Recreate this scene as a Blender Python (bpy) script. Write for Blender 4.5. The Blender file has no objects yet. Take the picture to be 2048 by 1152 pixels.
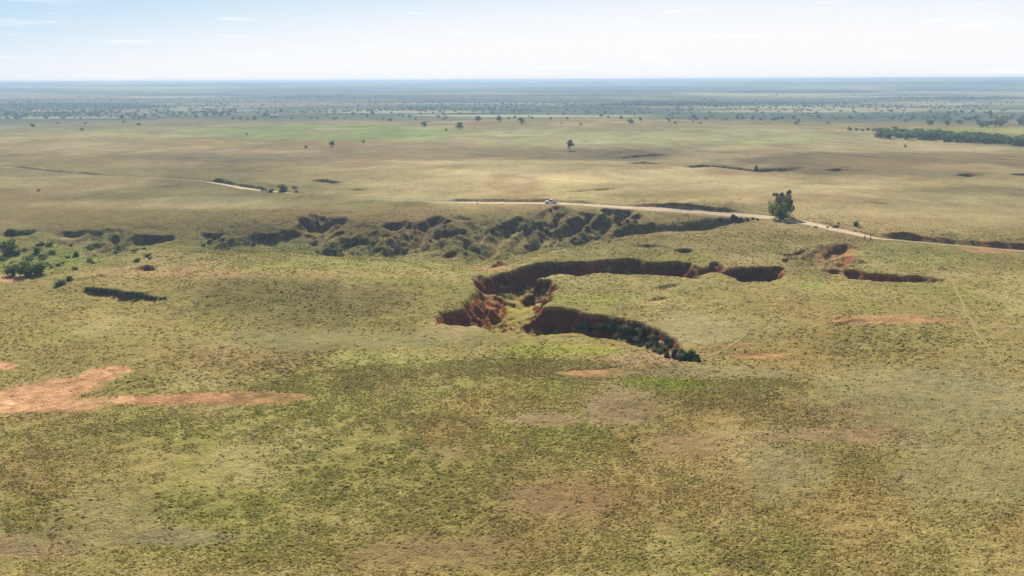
import bpy, bmesh, math, random
import numpy as np
from mathutils import Vector, Matrix

random.seed(7)
rng = np.random.default_rng(11)
scene = bpy.context.scene
col = scene.collection

# ------------------------------------------------------------------ camera
CAM_H, FPX, PITCH, ROLL = 55.0, 1365.3, math.radians(16.95), math.radians(0.25)
_F = np.array([0, math.cos(PITCH), -math.sin(PITCH)])
_R0 = np.array([1.0, 0, 0]); _U0 = np.array([0, math.sin(PITCH), math.cos(PITCH)])
_R = _R0 * math.cos(ROLL) - _U0 * math.sin(ROLL)
_U = _U0 * math.cos(ROLL) + _R0 * math.sin(ROLL)
cam_data = bpy.data.cameras.new("camera")
cam_data.sensor_width = 36.0; cam_data.lens = 24.0
cam_data.clip_start = 0.5; cam_data.clip_end = 150000
cam = bpy.data.objects.new("camera", cam_data)
m = Matrix.Identity(4)
for i in range(3):
    m[i][0], m[i][1], m[i][2] = _R[i], _U[i], -_F[i]
m[2][3] = CAM_H
cam.matrix_world = m
col.objects.link(cam); scene.camera = cam

# ------------------------------------------------------------------ light
SUN_EL, SUN_AZ, VEIL_AZ = math.radians(38), math.radians(-8), math.radians(16)
sd = bpy.data.lights.new("sun", 'SUN'); sd.energy = 5.0; sd.angle = math.radians(0.5); sd.color = (1.0, 0.96, 0.90)
sun = bpy.data.objects.new("sun", sd)
_sv = Vector((math.sin(SUN_AZ) * math.cos(SUN_EL), math.cos(SUN_AZ) * math.cos(SUN_EL), math.sin(SUN_EL)))
sun.rotation_mode = 'QUATERNION'; sun.rotation_quaternion = (-_sv).to_track_quat('-Z', 'Y')
sun.location = _sv * 500; col.objects.link(sun)

world = bpy.data.worlds.new("World"); scene.world = world; world.use_nodes = True
wt = world.node_tree; wt.nodes.clear()
def wn(t, **k):
    n = wt.nodes.new(t)
    for a, b in k.items(): setattr(n, a, b)
    return n
sky = wn('ShaderNodeTexSky', sky_type='NISHITA', sun_disc=False, sun_elevation=SUN_EL, sun_rotation=SUN_AZ,
         altitude=300, air_density=1.0, dust_density=0.2, ozone_density=2.5)
bg = wn('ShaderNodeBackground'); bg.inputs['Strength'].default_value = 0.055
wo = wn('ShaderNodeOutputWorld')
# thin bright cirrus low over the horizon, in sky directions
tc = wn('ShaderNodeTexCoord'); mp = wn('ShaderNodeMapping'); mp.inputs['Scale'].default_value = (7, 7, 75)
nz = wn('ShaderNodeTexNoise'); nz.inputs['Scale'].default_value = 1.3; nz.inputs['Detail'].default_value = 6
cr = wn('ShaderNodeValToRGB'); cr.color_ramp.elements[0].position = 0.60; cr.color_ramp.elements[1].position = 0.80
mx = wn('ShaderNodeMix', data_type='RGBA'); mx.inputs['B'].default_value = (16.6, 16.7, 16.9, 1)
ml = wn('ShaderNodeMath', operation='MULTIPLY'); ml.inputs[1].default_value = 0.55
wt.links.new(tc.outputs['Generated'], mp.inputs['Vector']); wt.links.new(mp.outputs['Vector'], nz.inputs['Vector'])
wt.links.new(nz.outputs['Fac'], cr.inputs['Fac']); wt.links.new(cr.outputs['Color'], ml.inputs[0])
wt.links.new(ml.outputs[0], mx.inputs['Factor'])
# veil of thin high cloud, whitest low down and on the sun's side
sx = wn('ShaderNodeSeparateXYZ'); wt.links.new(tc.outputs['Generated'], sx.inputs[0])
va = wn('ShaderNodeVectorMath', operation='DOT_PRODUCT'); va.inputs[1].default_value = (math.sin(VEIL_AZ), math.cos(VEIL_AZ), 0); wt.links.new(tc.outputs['Generated'], va.inputs[0])
m1 = wn('ShaderNodeMath', operation='MULTIPLY_ADD'); m1.inputs[1].default_value = -6.6; m1.inputs[2].default_value = 0.72; wt.links.new(sx.outputs['Z'], m1.inputs[0])
m2 = wn('ShaderNodeMath', operation='MULTIPLY_ADD'); m2.inputs[1].default_value = 1.5; m2.inputs[2].default_value = -0.98; wt.links.new(va.outputs['Value'], m2.inputs[0])
m3 = wn('ShaderNodeMath', operation='ADD'); wt.links.new(m1.outputs[0], m3.inputs[0]); wt.links.new(m2.outputs[0], m3.inputs[1])
m4 = wn('ShaderNodeMapRange', interpolation_type='SMOOTHSTEP'); m4.inputs['From Min'].default_value = 0.0; m4.inputs['From Max'].default_value = 0.9; wt.links.new(m3.outputs[0], m4.inputs['Value'])
mv = wn('ShaderNodeMix', data_type='RGBA'); mv.inputs['B'].default_value = (14.0, 14.1, 14.3, 1)
# pale blue of the lower sky on the sun's side
f1 = wn('ShaderNodeMapRange', interpolation_type='SMOOTHSTEP'); f1.inputs['From Min'].default_value = 0.15; f1.inputs['From Max'].default_value = 0.6; f1.inputs['To Max'].default_value = 0.78; wt.links.new(va.outputs['Value'], f1.inputs['Value'])
f2 = wn('ShaderNodeMapRange', interpolation_type='SMOOTHSTEP'); f2.inputs['From Min'].default_value = 0.12; f2.inputs['From Max'].default_value = 0.5; f2.inputs['To Min'].default_value = 1; f2.inputs['To Max'].default_value = 0; wt.links.new(sx.outputs['Z'], f2.inputs['Value'])
f3 = wn('ShaderNodeMath', operation='MULTIPLY'); wt.links.new(f1.outputs['Result'], f3.inputs[0]); wt.links.new(f2.outputs['Result'], f3.inputs[1])
mb = wn('ShaderNodeMix', data_type='RGBA'); mb.inputs['B'].default_value = (7.9, 11.2, 14.4, 1); wt.links.new(f3.outputs[0], mb.inputs['Factor']); wt.links.new(sky.outputs['Color'], mb.inputs['A'])
wt.links.new(m4.outputs['Result'], mv.inputs['Factor']); wt.links.new(mb.outputs['Result'], mv.inputs['A']); wt.links.new(mv.outputs['Result'], mx.inputs['A'])
wt.links.new(mx.outputs['Result'], bg.inputs['Color']); wt.links.new(bg.outputs['Background'], wo.inputs['Surface'])

scene.view_settings.view_transform = 'Standard'; scene.view_settings.look = 'None'
scene.view_settings.gamma = 1.0; scene.view_settings.exposure = 0.34
scene.render.engine = 'CYCLES'
scene.cycles.use_denoising = True; scene.cycles.denoising_input_passes = 'RGB_ALBEDO_NORMAL'; scene.cycles.denoising_prefilter = 'NONE'
scene.cycles.sample_clamp_direct = 6.0; scene.cycles.sample_clamp_indirect = 1.5
scene.cycles.max_bounces = 6; scene.cycles.diffuse_bounces = 2
scene.cycles.volume_bounces = 0; scene.cycles.transparent_max_bounces = 8

# ------------------------------------------------------------------ helpers
def lin(r, g, b):
    return np.array([(c / 255 / 12.92) if c / 255 <= 0.04045 else ((c / 255 + 0.055) / 1.055) ** 2.4 for c in (r, g, b)])

def smooth(a, b, x):
    t = np.clip((x - a) / (b - a), 0, 1)
    return t * t * (3 - 2 * t)

def _hash(ix, iy, seed):
    h = (ix.astype(np.int64) * 374761393 + iy.astype(np.int64) * 668265263 + seed * 1274126177) & 0xFFFFFFFF
    h = ((h ^ (h >> 13)) * 1274126177) & 0xFFFFFFFF
    h = ((h ^ (h >> 16)) * 2246822519) & 0xFFFFFFFF
    return ((h ^ (h >> 15)) & 0xFFFFFF) / float(0xFFFFFF)

def vnoise(x, y, seed=0):
    xf, yf = np.floor(x), np.floor(y)
    fx, fy = x - xf, y - yf
    fx = fx * fx * fx * (fx * (fx * 6 - 15) + 10); fy = fy * fy * fy * (fy * (fy * 6 - 15) + 10)
    a = _hash(xf, yf, seed); b = _hash(xf + 1, yf, seed); c = _hash(xf, yf + 1, seed); d = _hash(xf + 1, yf + 1, seed)
    return (a * (1 - fx) + b * fx) * (1 - fy) + (c * (1 - fx) + d * fx) * fy

def fbm(x, y, scale, octv=4, seed=0, gain=0.5):
    x = x / scale; y = y / scale; s = 0; amp = 1; tot = 0
    for o in range(octv):
        s = s + amp * vnoise(x, y, seed + o * 17); tot += amp; amp *= gain
        x, y = (0.8 * x - 0.6 * y) * 2.03 + 11.3, (0.6 * x + 0.8 * y) * 2.03 + 5.7
    return s / tot * 2 - 1

def ridged(x, y, scale, octv=3, seed=0):
    x = x / scale; y = y / scale; s = 0; amp = 1; tot = 0
    for o in range(octv):
        s = s + amp * (1 - np.abs(2 * vnoise(x, y, seed + o * 31) - 1)); tot += amp; amp *= 0.5
        x, y = (0.8 * x - 0.6 * y) * 2.1 + 3.1, (0.6 * x + 0.8 * y) * 2.1 + 7.7
    return s / tot

def ray(px, py):
    return _F + _R * ((px - 1024) / FPX) + _U * ((576 - py) / FPX)

def on_plane(px, py, z=0.0):
    d = ray(px, py); t = (z - CAM_H) / d[2]
    return np.array([d[0] * t, d[1] * t])

def to_photo(x, y, z):
    """where a place on the land lies in the survey photograph (used to lay out the soil and grass map)"""
    zc = x * _F[0] + y * _F[1] + (z - CAM_H) * _F[2]
    zc = np.where(zc < 1, 1, zc)
    u = 1024 + FPX * (x * _R[0] + y * _R[1] + (z - CAM_H) * _R[2]) / zc
    v = 576 - FPX * (x * _U[0] + y * _U[1] + (z - CAM_H) * _U[2]) / zc
    return u, v

# ------------------------------------------------------------------ land form, stage 1: broad relief
_ctrl = [
    (-120,535,-4),(0,530,-4.5),(60,517,-5.5),(150,505,-6),(250,498,-6.5),(350,496,-6.5),(450,496,-7),(560,497,-7),(680,505,-7),(780,512,-7),(880,524,-7.5),(960,545,-8),
    (-100,440,0),(0,440,0),(200,430,0.5),(400,418,1.2),(600,412,1.2),(800,408,1.0),(1000,412,0.6),(1200,420,0.4),(1400,428,0.4),(1600,450,0),(1800,470,0),
    (1060,512,0),(1200,500,0.8),(1400,490,1),(1600,500,0.5),(1010,497,-6),(1100,485,-5.5),(1200,471,-4.5),(1300,460,-3.5),(1420,450,-2.5),(1520,440,-1),
    (330,565,0.5),(450,558,2),(560,541,2.4),(650,550,2.3),(760,570,1.8),(870,575,0.5),(430,640,-1.5),(600,655,-1.8),(750,655,-1.4),(880,690,0),
    (0,600,-1.2),(150,620,-1.5),(300,620,-1.2),(100,700,0.6),(300,720,0.8),(0,760,0),(300,800,0.6),(600,780,0),
    (1160,575,0.3),(1300,600,0.8),(1500,620,0.3),(1700,600,0.4),(1900,600,0),(1500,690,-0.6),(1750,640,0.9),(1750,720,-0.4),(1950,700,0.3),(1250,690,0.3),(1000,720,0.2),
    (1100,780,0.4),(1250,850,-0.3),(1500,800,0.3),(1800,800,0.4),(200,950,0.3),(600,950,0),(1000,950,0.2),(1400,950,0),(1800,950,0.2),
    (800,340,2.0),(1000,330,2.5),(1200,340,2),(1500,370,1.5),(1800,400,1),(1150,370,1),(300,330,1),(100,380,-0.5),(600,370,-1),
]
_cp = np.array([on_plane(a, b, c) for a, b, c in _ctrl]); _cz = np.array([c for _, _, c in _ctrl], float)
def _warp(x, y):
    r = np.sqrt(x * x + y * y) + 1e-6
    return np.stack([np.arctan2(x, y) * 9.0, np.log(r) * 9.0], -1)
_cw = _warp(_cp[:, 0], _cp[:, 1])
def _kern(d2): return np.exp(-d2 / 0.55)
_A = _kern(((_cw[:, None, :] - _cw[None]) ** 2).sum(-1)) + np.eye(len(_cz)) * 0.06
_cwts = np.linalg.solve(_A, _cz)

def h0(x, y):
    x = np.asarray(x, float); y = np.asarray(y, float)
    q = _warp(x, y); z = np.zeros(x.shape)
    for k in range(len(_cz)):
        z += _cwts[k] * _kern((q[..., 0] - _cw[k, 0]) ** 2 + (q[..., 1] - _cw[k, 1]) ** 2)
    z = np.where(y > 20, z, 0)
    r = np.sqrt(x * x + y * y)
    z += (fbm(x, y, 120, 3, 3) * 1.3 + fbm(x, y, 52, 2, 33) * 0.85) * smooth(60, 200, r)
    z += fbm(x, y, 420, 3, 5) * 6.0 * smooth(420, 900, r)
    z += fbm(x, y, 2200, 3, 9) * 22.0 * smooth(1100, 4000, r)
    z += fbm(x, y, 1500, 3, 19) * 9.0 * smooth(900, 2200, r) + fbm(x, y, 700, 2, 29) * 6 * smooth(1300, 2600, r)
    z += (fbm(x, y, 190, 3, 23) * 3.4 + fbm(x, y, 80, 2, 39) * 1.0) * smooth(290, 460, r)
    z += (-6) * smooth(700, 1300, r) + 46 * smooth(2000, 8500, r)
    z = np.where(z > CAM_H - 18, CAM_H - 18 + (z - CAM_H + 18) * 0.22, z); z = z + (fbm(x, y, 2600, 3, 37) * 9 + 9 * np.exp(-((np.arctan2(x, y) + .60) / .07) ** 2) - 3) * smooth(5000, 9500, r); z = np.minimum(z, CAM_H + 2)
    return z

def p2w0(px, py):
    z = 0.0
    for _ in range(6):
        p = on_plane(px, py, z); z = 0.5 * z + 0.5 * float(h0(p[0], p[1]))
    return p

# ------------------------------------------------------------------ stage 2: gullies, cut banks, road bed
def poly_w(pts): return np.array([p2w0(a, b) for a, b in pts])

def dense(P, n=6):
    out = []
    for i in range(len(P) - 1):
        p0 = P[max(i - 1, 0)]; p1 = P[i]; p2 = P[i + 1]; p3 = P[min(i + 2, len(P) - 1)]
        for k in range(n):
            t = k / n
            out.append(0.5 * ((2 * p1) + (p2 - p0) * t + (2 * p0 - 5 * p1 + 4 * p2 - p3) * t * t + (3 * p1 - p0 - 3 * p2 + p3) * t ** 3))
    out.append(P[-1]); return np.array(out)
main_gully = poly_w([(869,640),(885,626),(905,621),(920,615),(924,607),(938,598),(948,590),(950,580),(948,566),(943,554),
    (952,549),(975,552),(996,548),(1015,540),(1036,534),(1058,527),(1081,524),(1118,522),(1150,524),(1179,524),(1200,520),(1218,518),(1252,517),(1288,522),(1312,523),(1340,524),(1376,521),(1384,528),(1403,532),(1416,524),(1446,525),
    (1452,535),(1467,533),(1517,533),(1554,530),(1573,534),(1570,555),(1542,566),(1520,567),(1479,560),(1450,549),(1420,545),(1400,553),(1385,554),(1324,549),(1264,550),(1221,546),(1157,550),(1118,548),(1075,556),
    (1105,560),(1119,572),(1112,588),(1106,602),(1094,615),(1124,613),(1167,619),(1188,625),(1221,630),(1252,635),(1288,648),(1329,657),(1350,672),(1364,685),(1382,702),(1402,718),
    (1398,726),(1364,724),(1325,716),(1282,698),(1249,683),(1218,678),(1173,672),(1142,667),(1100,669),(1071,671),(1044,662),(1019,661),(1005,668),(985,667),(963,661),(949,652),(900,650),(879,646)])
main_floor = [  # photo point, depth below the rim, tangent of the wall slope
    (875,640,2.0,1.0),(920,632,4.0,0.85),(970,600,6.5,0.72),(985,570,6.5,0.8),(1010,610,7.2,0.9),(1030,640,6.6,0.8),(1030,665,4.5,0.6),(980,655,5,0.7),(1090,580,6.5,1.3),
    (1000,553,7.0,1.3),(1060,545,7.0,1.9),(1150,540,6.5,2.1),(1250,538,6.0,2.1),(1350,540,5.5,2.1),(1410,545,4.0,1.2),(1440,540,3.5,1.0),(1500,550,5.5,1.8),(1550,548,5.5,1.8),
    (1110,640,7.0,1.5),(1180,650,6.5,1.6),(1240,660,4.6,1.3),(1300,680,3.0,1.0),(1360,705,2.0,.9),(1395,720,1.2,.8)]
east_trench = poly_w([(1690,538),(1704,538),(1754,545),(1823,549),(1870,553),(1902,558),(1885,562),(1867,565),(1820,563),(1760,562),(1707,559),(1690,556)])
east_floor = [(1700,548,2.0,1.2),(1720,552,4,1.7),(1800,556,3.6,1.8),(1860,560,2.8,1.6),(1895,560,1.2,1.2)]

scarps = [  # rim line in photo points, drop, length factor of the hollow in front
    ([(0,465),(40,462),(75,463)],2.2,3),([(116,463),(150,462),(180,458)],2.0,3),([(171,472),(195,466),(212,461)],2.0,3),([(160,492),(185,486),(205,482)],2.6,3),
    ([(191,502),(220,492),(243,485)],2.8,3),([(240,480),(262,473),(290,470),(345,469),(354,477)],3.6,3),([(378,499),(392,495),(412,494)],2.2,3),([(405,468),(425,468),(446,470)],1.2,3),
    ([(500,467),(520,464),(547,466),(581,463),(612,459)],4.2,3),([(596,435),(629,431),(643,438),(665,437),(686,433)],4.2,4),([(640,462),(660,456),(690,452)],1.5,3),([(618,503),(650,492),(680,490)],3.2,3),
    ([(250,539),(273,532),(290,529),(311,532),(316,540)],2.8,2.5),([(171,573),(205,576),(240,580),(290,588),(332,596)],2.4,2.5),([(85,551),(110,540),(138,530)],0.8,3),([(140,558),(170,555),(212,548)],0.9,3),
    ([(760,447),(785,443),(812,443)],2.4,3),([(850,439),(862,433),(880,430)],3.2,3),([(780,468),(800,462),(824,460)],2.4,3),([(800,492),(831,480),(856,468)],3.4,3),([(862,470),(895,455),(920,457),(941,462)],1.8,3),
    ([(925,482),(945,483),(958,490),(966,500)],3.2,3),([(882,508),(900,505),(918,506)],1.6,3),([(674,485),(720,473),(760,478)],2.0,3),([(840,534),(862,530),(889,531)],2.4,3),([(917,431),(948,437)],1.2,3),
    ([(981,462),(1000,452),(1016,443),(1044,433)],3.0,3),([(1034,450),(1046,445),(1060,443)],3.2,3),([(1072,468),(1082,463),(1095,462),(1104,470)],5.0,2.5),([(1005,475),(1030,476),(1059,482)],2.4,3),([(980,520),(1000,514),(1022,518)],2.2,3),
    ([(1095,417),(1115,414),(1138,414)],2.2,3),([(1152,424),(1170,422),(1187,426)],2.4,3),([(1122,449),(1145,443),(1168,443)],3.2,3),([(1183,441),(1200,435),(1218,433)],3.0,3),([(1222,420),(1250,416),(1278,414)],2.8,3),
    ([(1182,462),(1203,451),(1232,455)],4.4,3),([(1236,462),(1255,453),(1275,448),(1309,447),(1336,452)],4.4,3),([(1325,453),(1370,446),(1416,442),(1460,442)],3.6,3),([(1456,437),(1480,434),(1506,434)],2.0,3),([(1255,430),(1275,426),(1290,428)],1.5,3),
    ([(1265,489),(1303,488),(1348,493)],1.6,3),([(1340,498),(1365,496),(1393,499)],1.8,3),([(1290,600),(1310,595),(1336,596)],0.8,3),([(1560,505),(1600,500),(1640,497)],1.2,3),([(1640,500),(1670,493),(1700,489)],2.6,3),([(1690,505),(1697,515),(1700,528)],2.0,3),
    ([(1610,530),(1650,522),(1680,518)],1.2,3),([(1560,520),(1580,513),(1600,512)],1.0,3),([(1640,540),(1665,538),(1690,540)],1.4,3),
    ([(1745,470),(1776,470),(1854,475),(1948,485),(2060,492),(2160,500)],2.2,3),([(1245,408),(1340,411),(1416,409),(1475,419)],1.9,3),([(880,397),(940,392),(1056,394),(1102,399),(1180,404)],1.9,3),
    ([(395,359),(444,359),(478,365),(516,373)],2.6,3),([(-60,326),(0,331),(60,338),(120,344),(200,349)],1.6,3),([(350,356),(400,359)],1.0,3),([(622,360),(655,358),(690,364)],2.8,3),([(688,380),(712,377),(740,378)],1.6,3),
    ([(1225,317),(1288,309),(1340,307)],2.8,3),([(1252,326),(1290,323),(1328,328)],2.6,3),([(1350,332),(1400,329),(1450,331),(1512,338),(1605,333)],4.2,3),([(1640,340),(1680,336),(1710,340)],4.0,3),([(1900,350),(1940,346),(1980,349)],3.4,3),([(2010,348),(2060,345)],3.4,3),
    ([(1126,383),(1180,379),(1249,374)],1.3,3),([(1047,317),(1085,314),(1126,316)],2.2,3),([(1739,403),(1787,408)],1.2,3),([(320,373),(345,371)],0.9,3),([(900,319),(960,322)],1.4,3),([(300,264),(330,266)],3.0,3),
    ([(1255,730),(1100,741)],0.35,3),([(1480,705),(1540,708)],0.4,3),([(1645,655),(1700,640),(1760,640)],0.5,4),([(1300,575),(1340,567),(1370,565)],0.8,3),
]
scarps = [q for q in scarps if q[0][0] not in ((1745,470),(1245,408),(880,397),(395,359),(-60,326),(350,356))]
scarps_w = []
for pts, drop, lf in scarps:
    P = poly_w(pts)
    fine = [P[0]]
    for a, b in zip(P[:-1], P[1:]):
        for t in (0.5, 1.0): fine.append(a + (b - a) * t)
    scarps_w.append((np.array(fine), drop, lf))

road_e_px = [(640,390),(700,394),(760,398),(820,401),(880,403),(940,404),(1000,404.5),(1050,405),(1102,405.5),(1150,407),(1200,410.5),(1300,416),(1400,423),(1500,430),(1560,436),(1610,444),(1660,455),(1710,466),(1750,474.5),(1800,479.5),(1850,484),(1950,493),(2060,502),(2200,515)]
road_w_px = [(-80,322),(0,332),(60,339.5),(120,345.5),(200,351),(300,355),(380,359),(430,365),(480,374),(540,381),(590,386),(640,390)]
road_line = dense(poly_w(road_w_px[:-1] + road_e_px), 5)
path_line = dense(poly_w([(1882,541),(1893,551),(1904,559),(1914,585),(1926,605),(1931,625),(1941,640),(1947,655),(1958,672),(1975,692),(1992,720)]), 5)

def line_dist(x, y, P):
    """distance to a polyline, position along it (0-1), and signed side (+ towards the photographer)"""
    best = np.full(x.shape, 1e18); tt = np.zeros(x.shape); sg = np.zeros(x.shape)
    L = np.concatenate([[0], np.cumsum(np.linalg.norm(np.diff(P, axis=0), axis=1))])
    for i in range(len(P) - 1):
        a, b = P[i], P[i + 1]; d = b - a; l2 = d @ d + 1e-12
        t = np.clip(((x - a[0]) * d[0] + (y - a[1]) * d[1]) / l2, 0, 1)
        ex = x - (a[0] + d[0] * t); ey = y - (a[1] + d[1] * t)
        dd = ex * ex + ey * ey
        n = np.array([d[1], -d[0]]); mid = (a + b) / 2
        if n @ (-mid) < 0: n = -n
        n = n / np.sqrt(l2)
        mk = dd < best
        best = np.where(mk, dd, best); tt = np.where(mk, (L[i] + t * (L[i + 1] - L[i])) / L[-1], tt)
        sg = np.where(mk, np.sign(ex * n[0] + ey * n[1]), sg)
    return np.sqrt(best), tt, sg

def inside(x, y, P):
    r = np.zeros(x.shape, bool); n = len(P)
    for i in range(n):
        x1, y1 = P[i]; x2, y2 = P[(i + 1) % n]
        c = ((y1 > y) != (y2 > y))
        with np.errstate(divide='ignore', invalid='ignore'):
            r ^= c & (x < (x2 - x1) * (y - y1) / (y2 - y1 + 1e-15) + x1)
    return r

def box_sel(x, y, P, pad):
    return (x > P[:, 0].min() - pad) & (x < P[:, 0].max() + pad) & (y > P[:, 1].min() - pad) & (y < P[:, 1].max() + pad)

def gully(x, y, P, floor):
    out = np.zeros(x.shape); s = box_sel(x, y, P, 4)
    if not s.any(): return out
    xs, ys = x[s], y[s]
    wx = xs + fbm(xs, ys, 5.0, 3, 41) * 2.1; wy = ys + fbm(xs, ys, 5.0, 3, 43) * 2.1
    ins = inside(wx, wy, P)
    d, _, _ = line_dist(wx, wy, np.vstack([P, P[:1]]))
    d = np.where(ins, d, 0)
    C = np.array([p2w0(a, b) for a, b, _, _ in floor])
    wts = [1 / (((xs - c[0]) ** 2 + (ys - c[1]) ** 2) + 9) ** 1.5 for c in C]
    W = sum(wts)
    dep = sum(w * f[2] for w, f in zip(wts, floor)) / W
    tan = sum(w * f[3] for w, f in zip(wts, floor)) / W
    rib = ridged(xs, ys, 4.5, 3, 47)                         # rills and ribs on the walls
    k = d * tan * (0.45 + 0.85 * rib)
    k = dep * (1 - np.exp(-np.clip(k / dep, 0, 9) ** 1.25 * 1.5))
    out[s] = k + (ridged(xs, ys, 3.0, 3, 51) - 0.5) * 0.9 * smooth(0.3, 2, d) * smooth(0, 1, dep - k + 0.3)
    return out

def scarp_cut(x, y, P, drop, lf):
    L = drop * lf + 2; out = np.zeros(x.shape); s = box_sel(x, y, P, L + 3)
    if not s.any(): return out
    xs, ys = x[s], y[s]
    sc = max(3.0, drop * 1.6)
    wx = xs + fbm(xs, ys, sc, 2, 61) * drop * 0.35; wy = ys + fbm(xs, ys, sc, 2, 67) * drop * 0.35
    d, t, sg = line_dist(wx, wy, P); sd_ = d * sg
    f = smooth(-0.1 * drop, 0.5 * drop, sd_) * (1 - smooth(0.7 * drop, L, sd_))
    tap = np.clip(np.sin(np.pi * np.clip(t, 0, 1)), 0, 1) ** 0.6
    tap *= 0.75 + 0.4 * fbm(xs, ys, sc * 1.5, 2, 71)
    out[s] = drop * f * tap
    return out

# V-shaped ravines: line from the head down to the creek, depth, half width
ravines = [([(690,434),(668,448),(655,458),(640,470),(612,488)],4.2,5.5),([(598,434),(622,447),(645,464)],3.4,4.5),([(640,430),(645,446),(650,460)],3.0,4),([(878,430),(856,446),(838,468),(805,492),(770,508)],4.6,6),([(765,445),(795,458),(828,474)],3.4,4.5),([(808,440),(816,456),(834,470)],3.2,4),
    ([(856,468),(830,482),(800,494),(780,505)],3.6,5),([(940,460),(905,458),(868,472),(846,494)],3.0,4.5),([(1044,432),(1022,450),(1002,470),(985,494),(962,516)],4.8,6),([(1060,442),(1045,468),(1022,490)],4.2,5),([(984,455),(998,470),(1000,480)],3.4,4.5),([(966,500),(945,486),(926,481)],3.2,5),([(930,440),(950,458),(958,486)],2.4,4),
    ([(1138,414),(1112,438),(1092,466),(1062,488),(1022,504)],4.8,6),([(1186,424),(1152,444),(1114,468),(1080,488)],4.4,5.5),([(1276,413),(1232,430),(1202,454),(1172,474),(1120,488)],4.6,6),([(1216,432),(1206,446),(1196,460)],3.6,4.5),([(1312,446),(1254,461),(1200,474)],4.0,5),([(1508,431),(1440,443),(1370,452),(1300,458),(1240,466)],3.2,5),
    ([(1100,416),(1098,432),(1110,442)],2.4,4),([(1168,440),(1150,452),(1130,462)],3.0,4),([(720,474),(690,484),(660,496)],2.6,4.5),([(758,478),(735,490),(712,504)],2.6,4.5),([(612,459),(560,474),(505,480),(440,490),(380,498)],3.0,5.5),([(354,474),(300,482),(250,486),(200,500)],2.6,5),([(243,484),(215,494),(186,504)],2.6,4.5),([(212,461),(185,468),(150,478),(120,492)],2.0,4),([(446,468),(425,478),(400,490)],2.2,4),
    ([(1700,489),(1672,497),(1650,512)],2.6,4),([(1698,505),(1680,520),(1660,535)],2.2,3.5),([(1640,498),(1625,512),(1640,530)],2.0,3.5),([(1590,506),(1612,520),(1630,535)],1.6,3.5)]
rills = [([(878,632),(905,638),(945,650)],1.3,1.5),([(888,626),(918,634),(955,648)],1.5,1.6),([(905,621),(932,630),(968,645)],1.5,1.6),([(918,616),(945,625),(978,640)],1.6,1.6),([(926,606),(955,618),(986,633)],1.6,1.6),([(938,598),(965,608),(994,622)],1.6,1.6),([(948,590),(972,599),(998,610)],1.5,1.5),([(949,578),(970,586),(994,594)],1.4,1.5),([(947,568),(966,574),(988,580)],1.3,1.4),([(943,556),(960,562),(980,568)],1.2,1.3),
    ([(1107,598),(1085,600),(1055,604)],1.1,1.3),([(1112,588),(1085,590),(1052,592)],1.1,1.3),([(1094,616),(1070,622),(1045,630)],1.2,1.4),([(1110,614),(1080,634),(1052,640)],1.2,1.4),([(1130,615),(1118,640),(1085,655)],1.3,1.4)]
ravine_w = []
_rg = random.Random(5)
for pts, dep, hw in ravines:
    P = dense(poly_w(pts), 3) if len(pts) > 2 else poly_w(pts)
    ravine_w.append((P, dep * .72, hw))
    for _ in range(2):
        k = _rg.randrange(1, len(P) - 1); d = P[k] - P[k - 1]; d = d / np.linalg.norm(d); a = _rg.choice([-1, 1]) * _rg.uniform(.7, 1.2)
        e = -np.array([d[0] * math.cos(a) - d[1] * math.sin(a), d[0] * math.sin(a) + d[1] * math.cos(a)]) * _rg.uniform(5, 11)
        ravine_w.append((np.array([P[k] + e, P[k] + e * .5 + np.array([_rg.uniform(-1, 1), _rg.uniform(-1, 1)]), P[k]]), dep * .5, hw * .62))
rill_w = [(dense(poly_w(p), 3), d * .85, w * 1.35) for p, d, w in rills]
def vcut(x, y, P, dep, hw, head=.12):
    out = np.zeros(x.shape); s = box_sel(x, y, P, hw + 2)
    if not s.any(): return out
    xs, ys = x[s], y[s]
    wx = xs + fbm(xs, ys, hw * .9, 3, 211) * hw * .28; wy = ys + fbm(xs, ys, hw * .9, 3, 213) * hw * .28
    d, t, _ = line_dist(wx, wy, P)
    w = hw * (0.45 + 0.55 * smooth(0, .5, t))
    out[s] = dep * np.clip(1 - d / w, 0, 1) ** 0.85 * smooth(-.02, head, t) * (1 - smooth(.8, 1.0, t) * .8)
    return out

_bad = [(700,480,260,30,1.0),(880,470,110,38,1.5),(1100,455,160,34,1.8),(1230,440,70,24,1.2),(640,445,70,22,1.0),(180,485,170,22,0.9),(470,485,120,20,0.9),(1640,520,75,28,1.5),(1330,590,40,9,0.5),(1000,505,40,16,1.0)]
_badw = []
for a, b, rx, ry, s in _bad:
    c = p2w0(a, b); e1 = p2w0(a + rx, b); e2 = p2w0(a, b - ry); e3 = p2w0(a, b + ry)
    _badw.append((c, np.linalg.norm(e1 - c), 0.5 * np.linalg.norm(e2 - e3), s))
def badland(x, y):
    out = np.zeros(x.shape)
    for c, rx, ry, s in _badw:
        a = math.atan2(c[0], c[1])
        dx, dy = x - c[0], y - c[1]
        u = dx * math.cos(a) - dy * math.sin(a); v = dx * math.sin(a) + dy * math.cos(a)
        out = np.maximum(out, s * np.exp(-((u / rx) ** 2 + (v / ry) ** 2) * 1.1))
    return out

def cuts(x, y):
    g = np.maximum(gully(x, y, main_gully, main_floor), gully(x, y, east_trench, east_floor))
    for P, drop, lf in scarps_w: g = np.maximum(g, scarp_cut(x, y, P, drop, lf))
    v = np.zeros(x.shape)
    for P, dep, hw in ravine_w: v = np.maximum(v, vcut(x, y, P, dep, hw))
    g = np.maximum(g, v) + 0.35 * np.minimum(g, v)
    v = np.zeros(x.shape)
    for P, dep, hw in rill_w: v = np.maximum(v, vcut(x, y, P, dep, hw, .3))
    g = g + v
    return g

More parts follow.
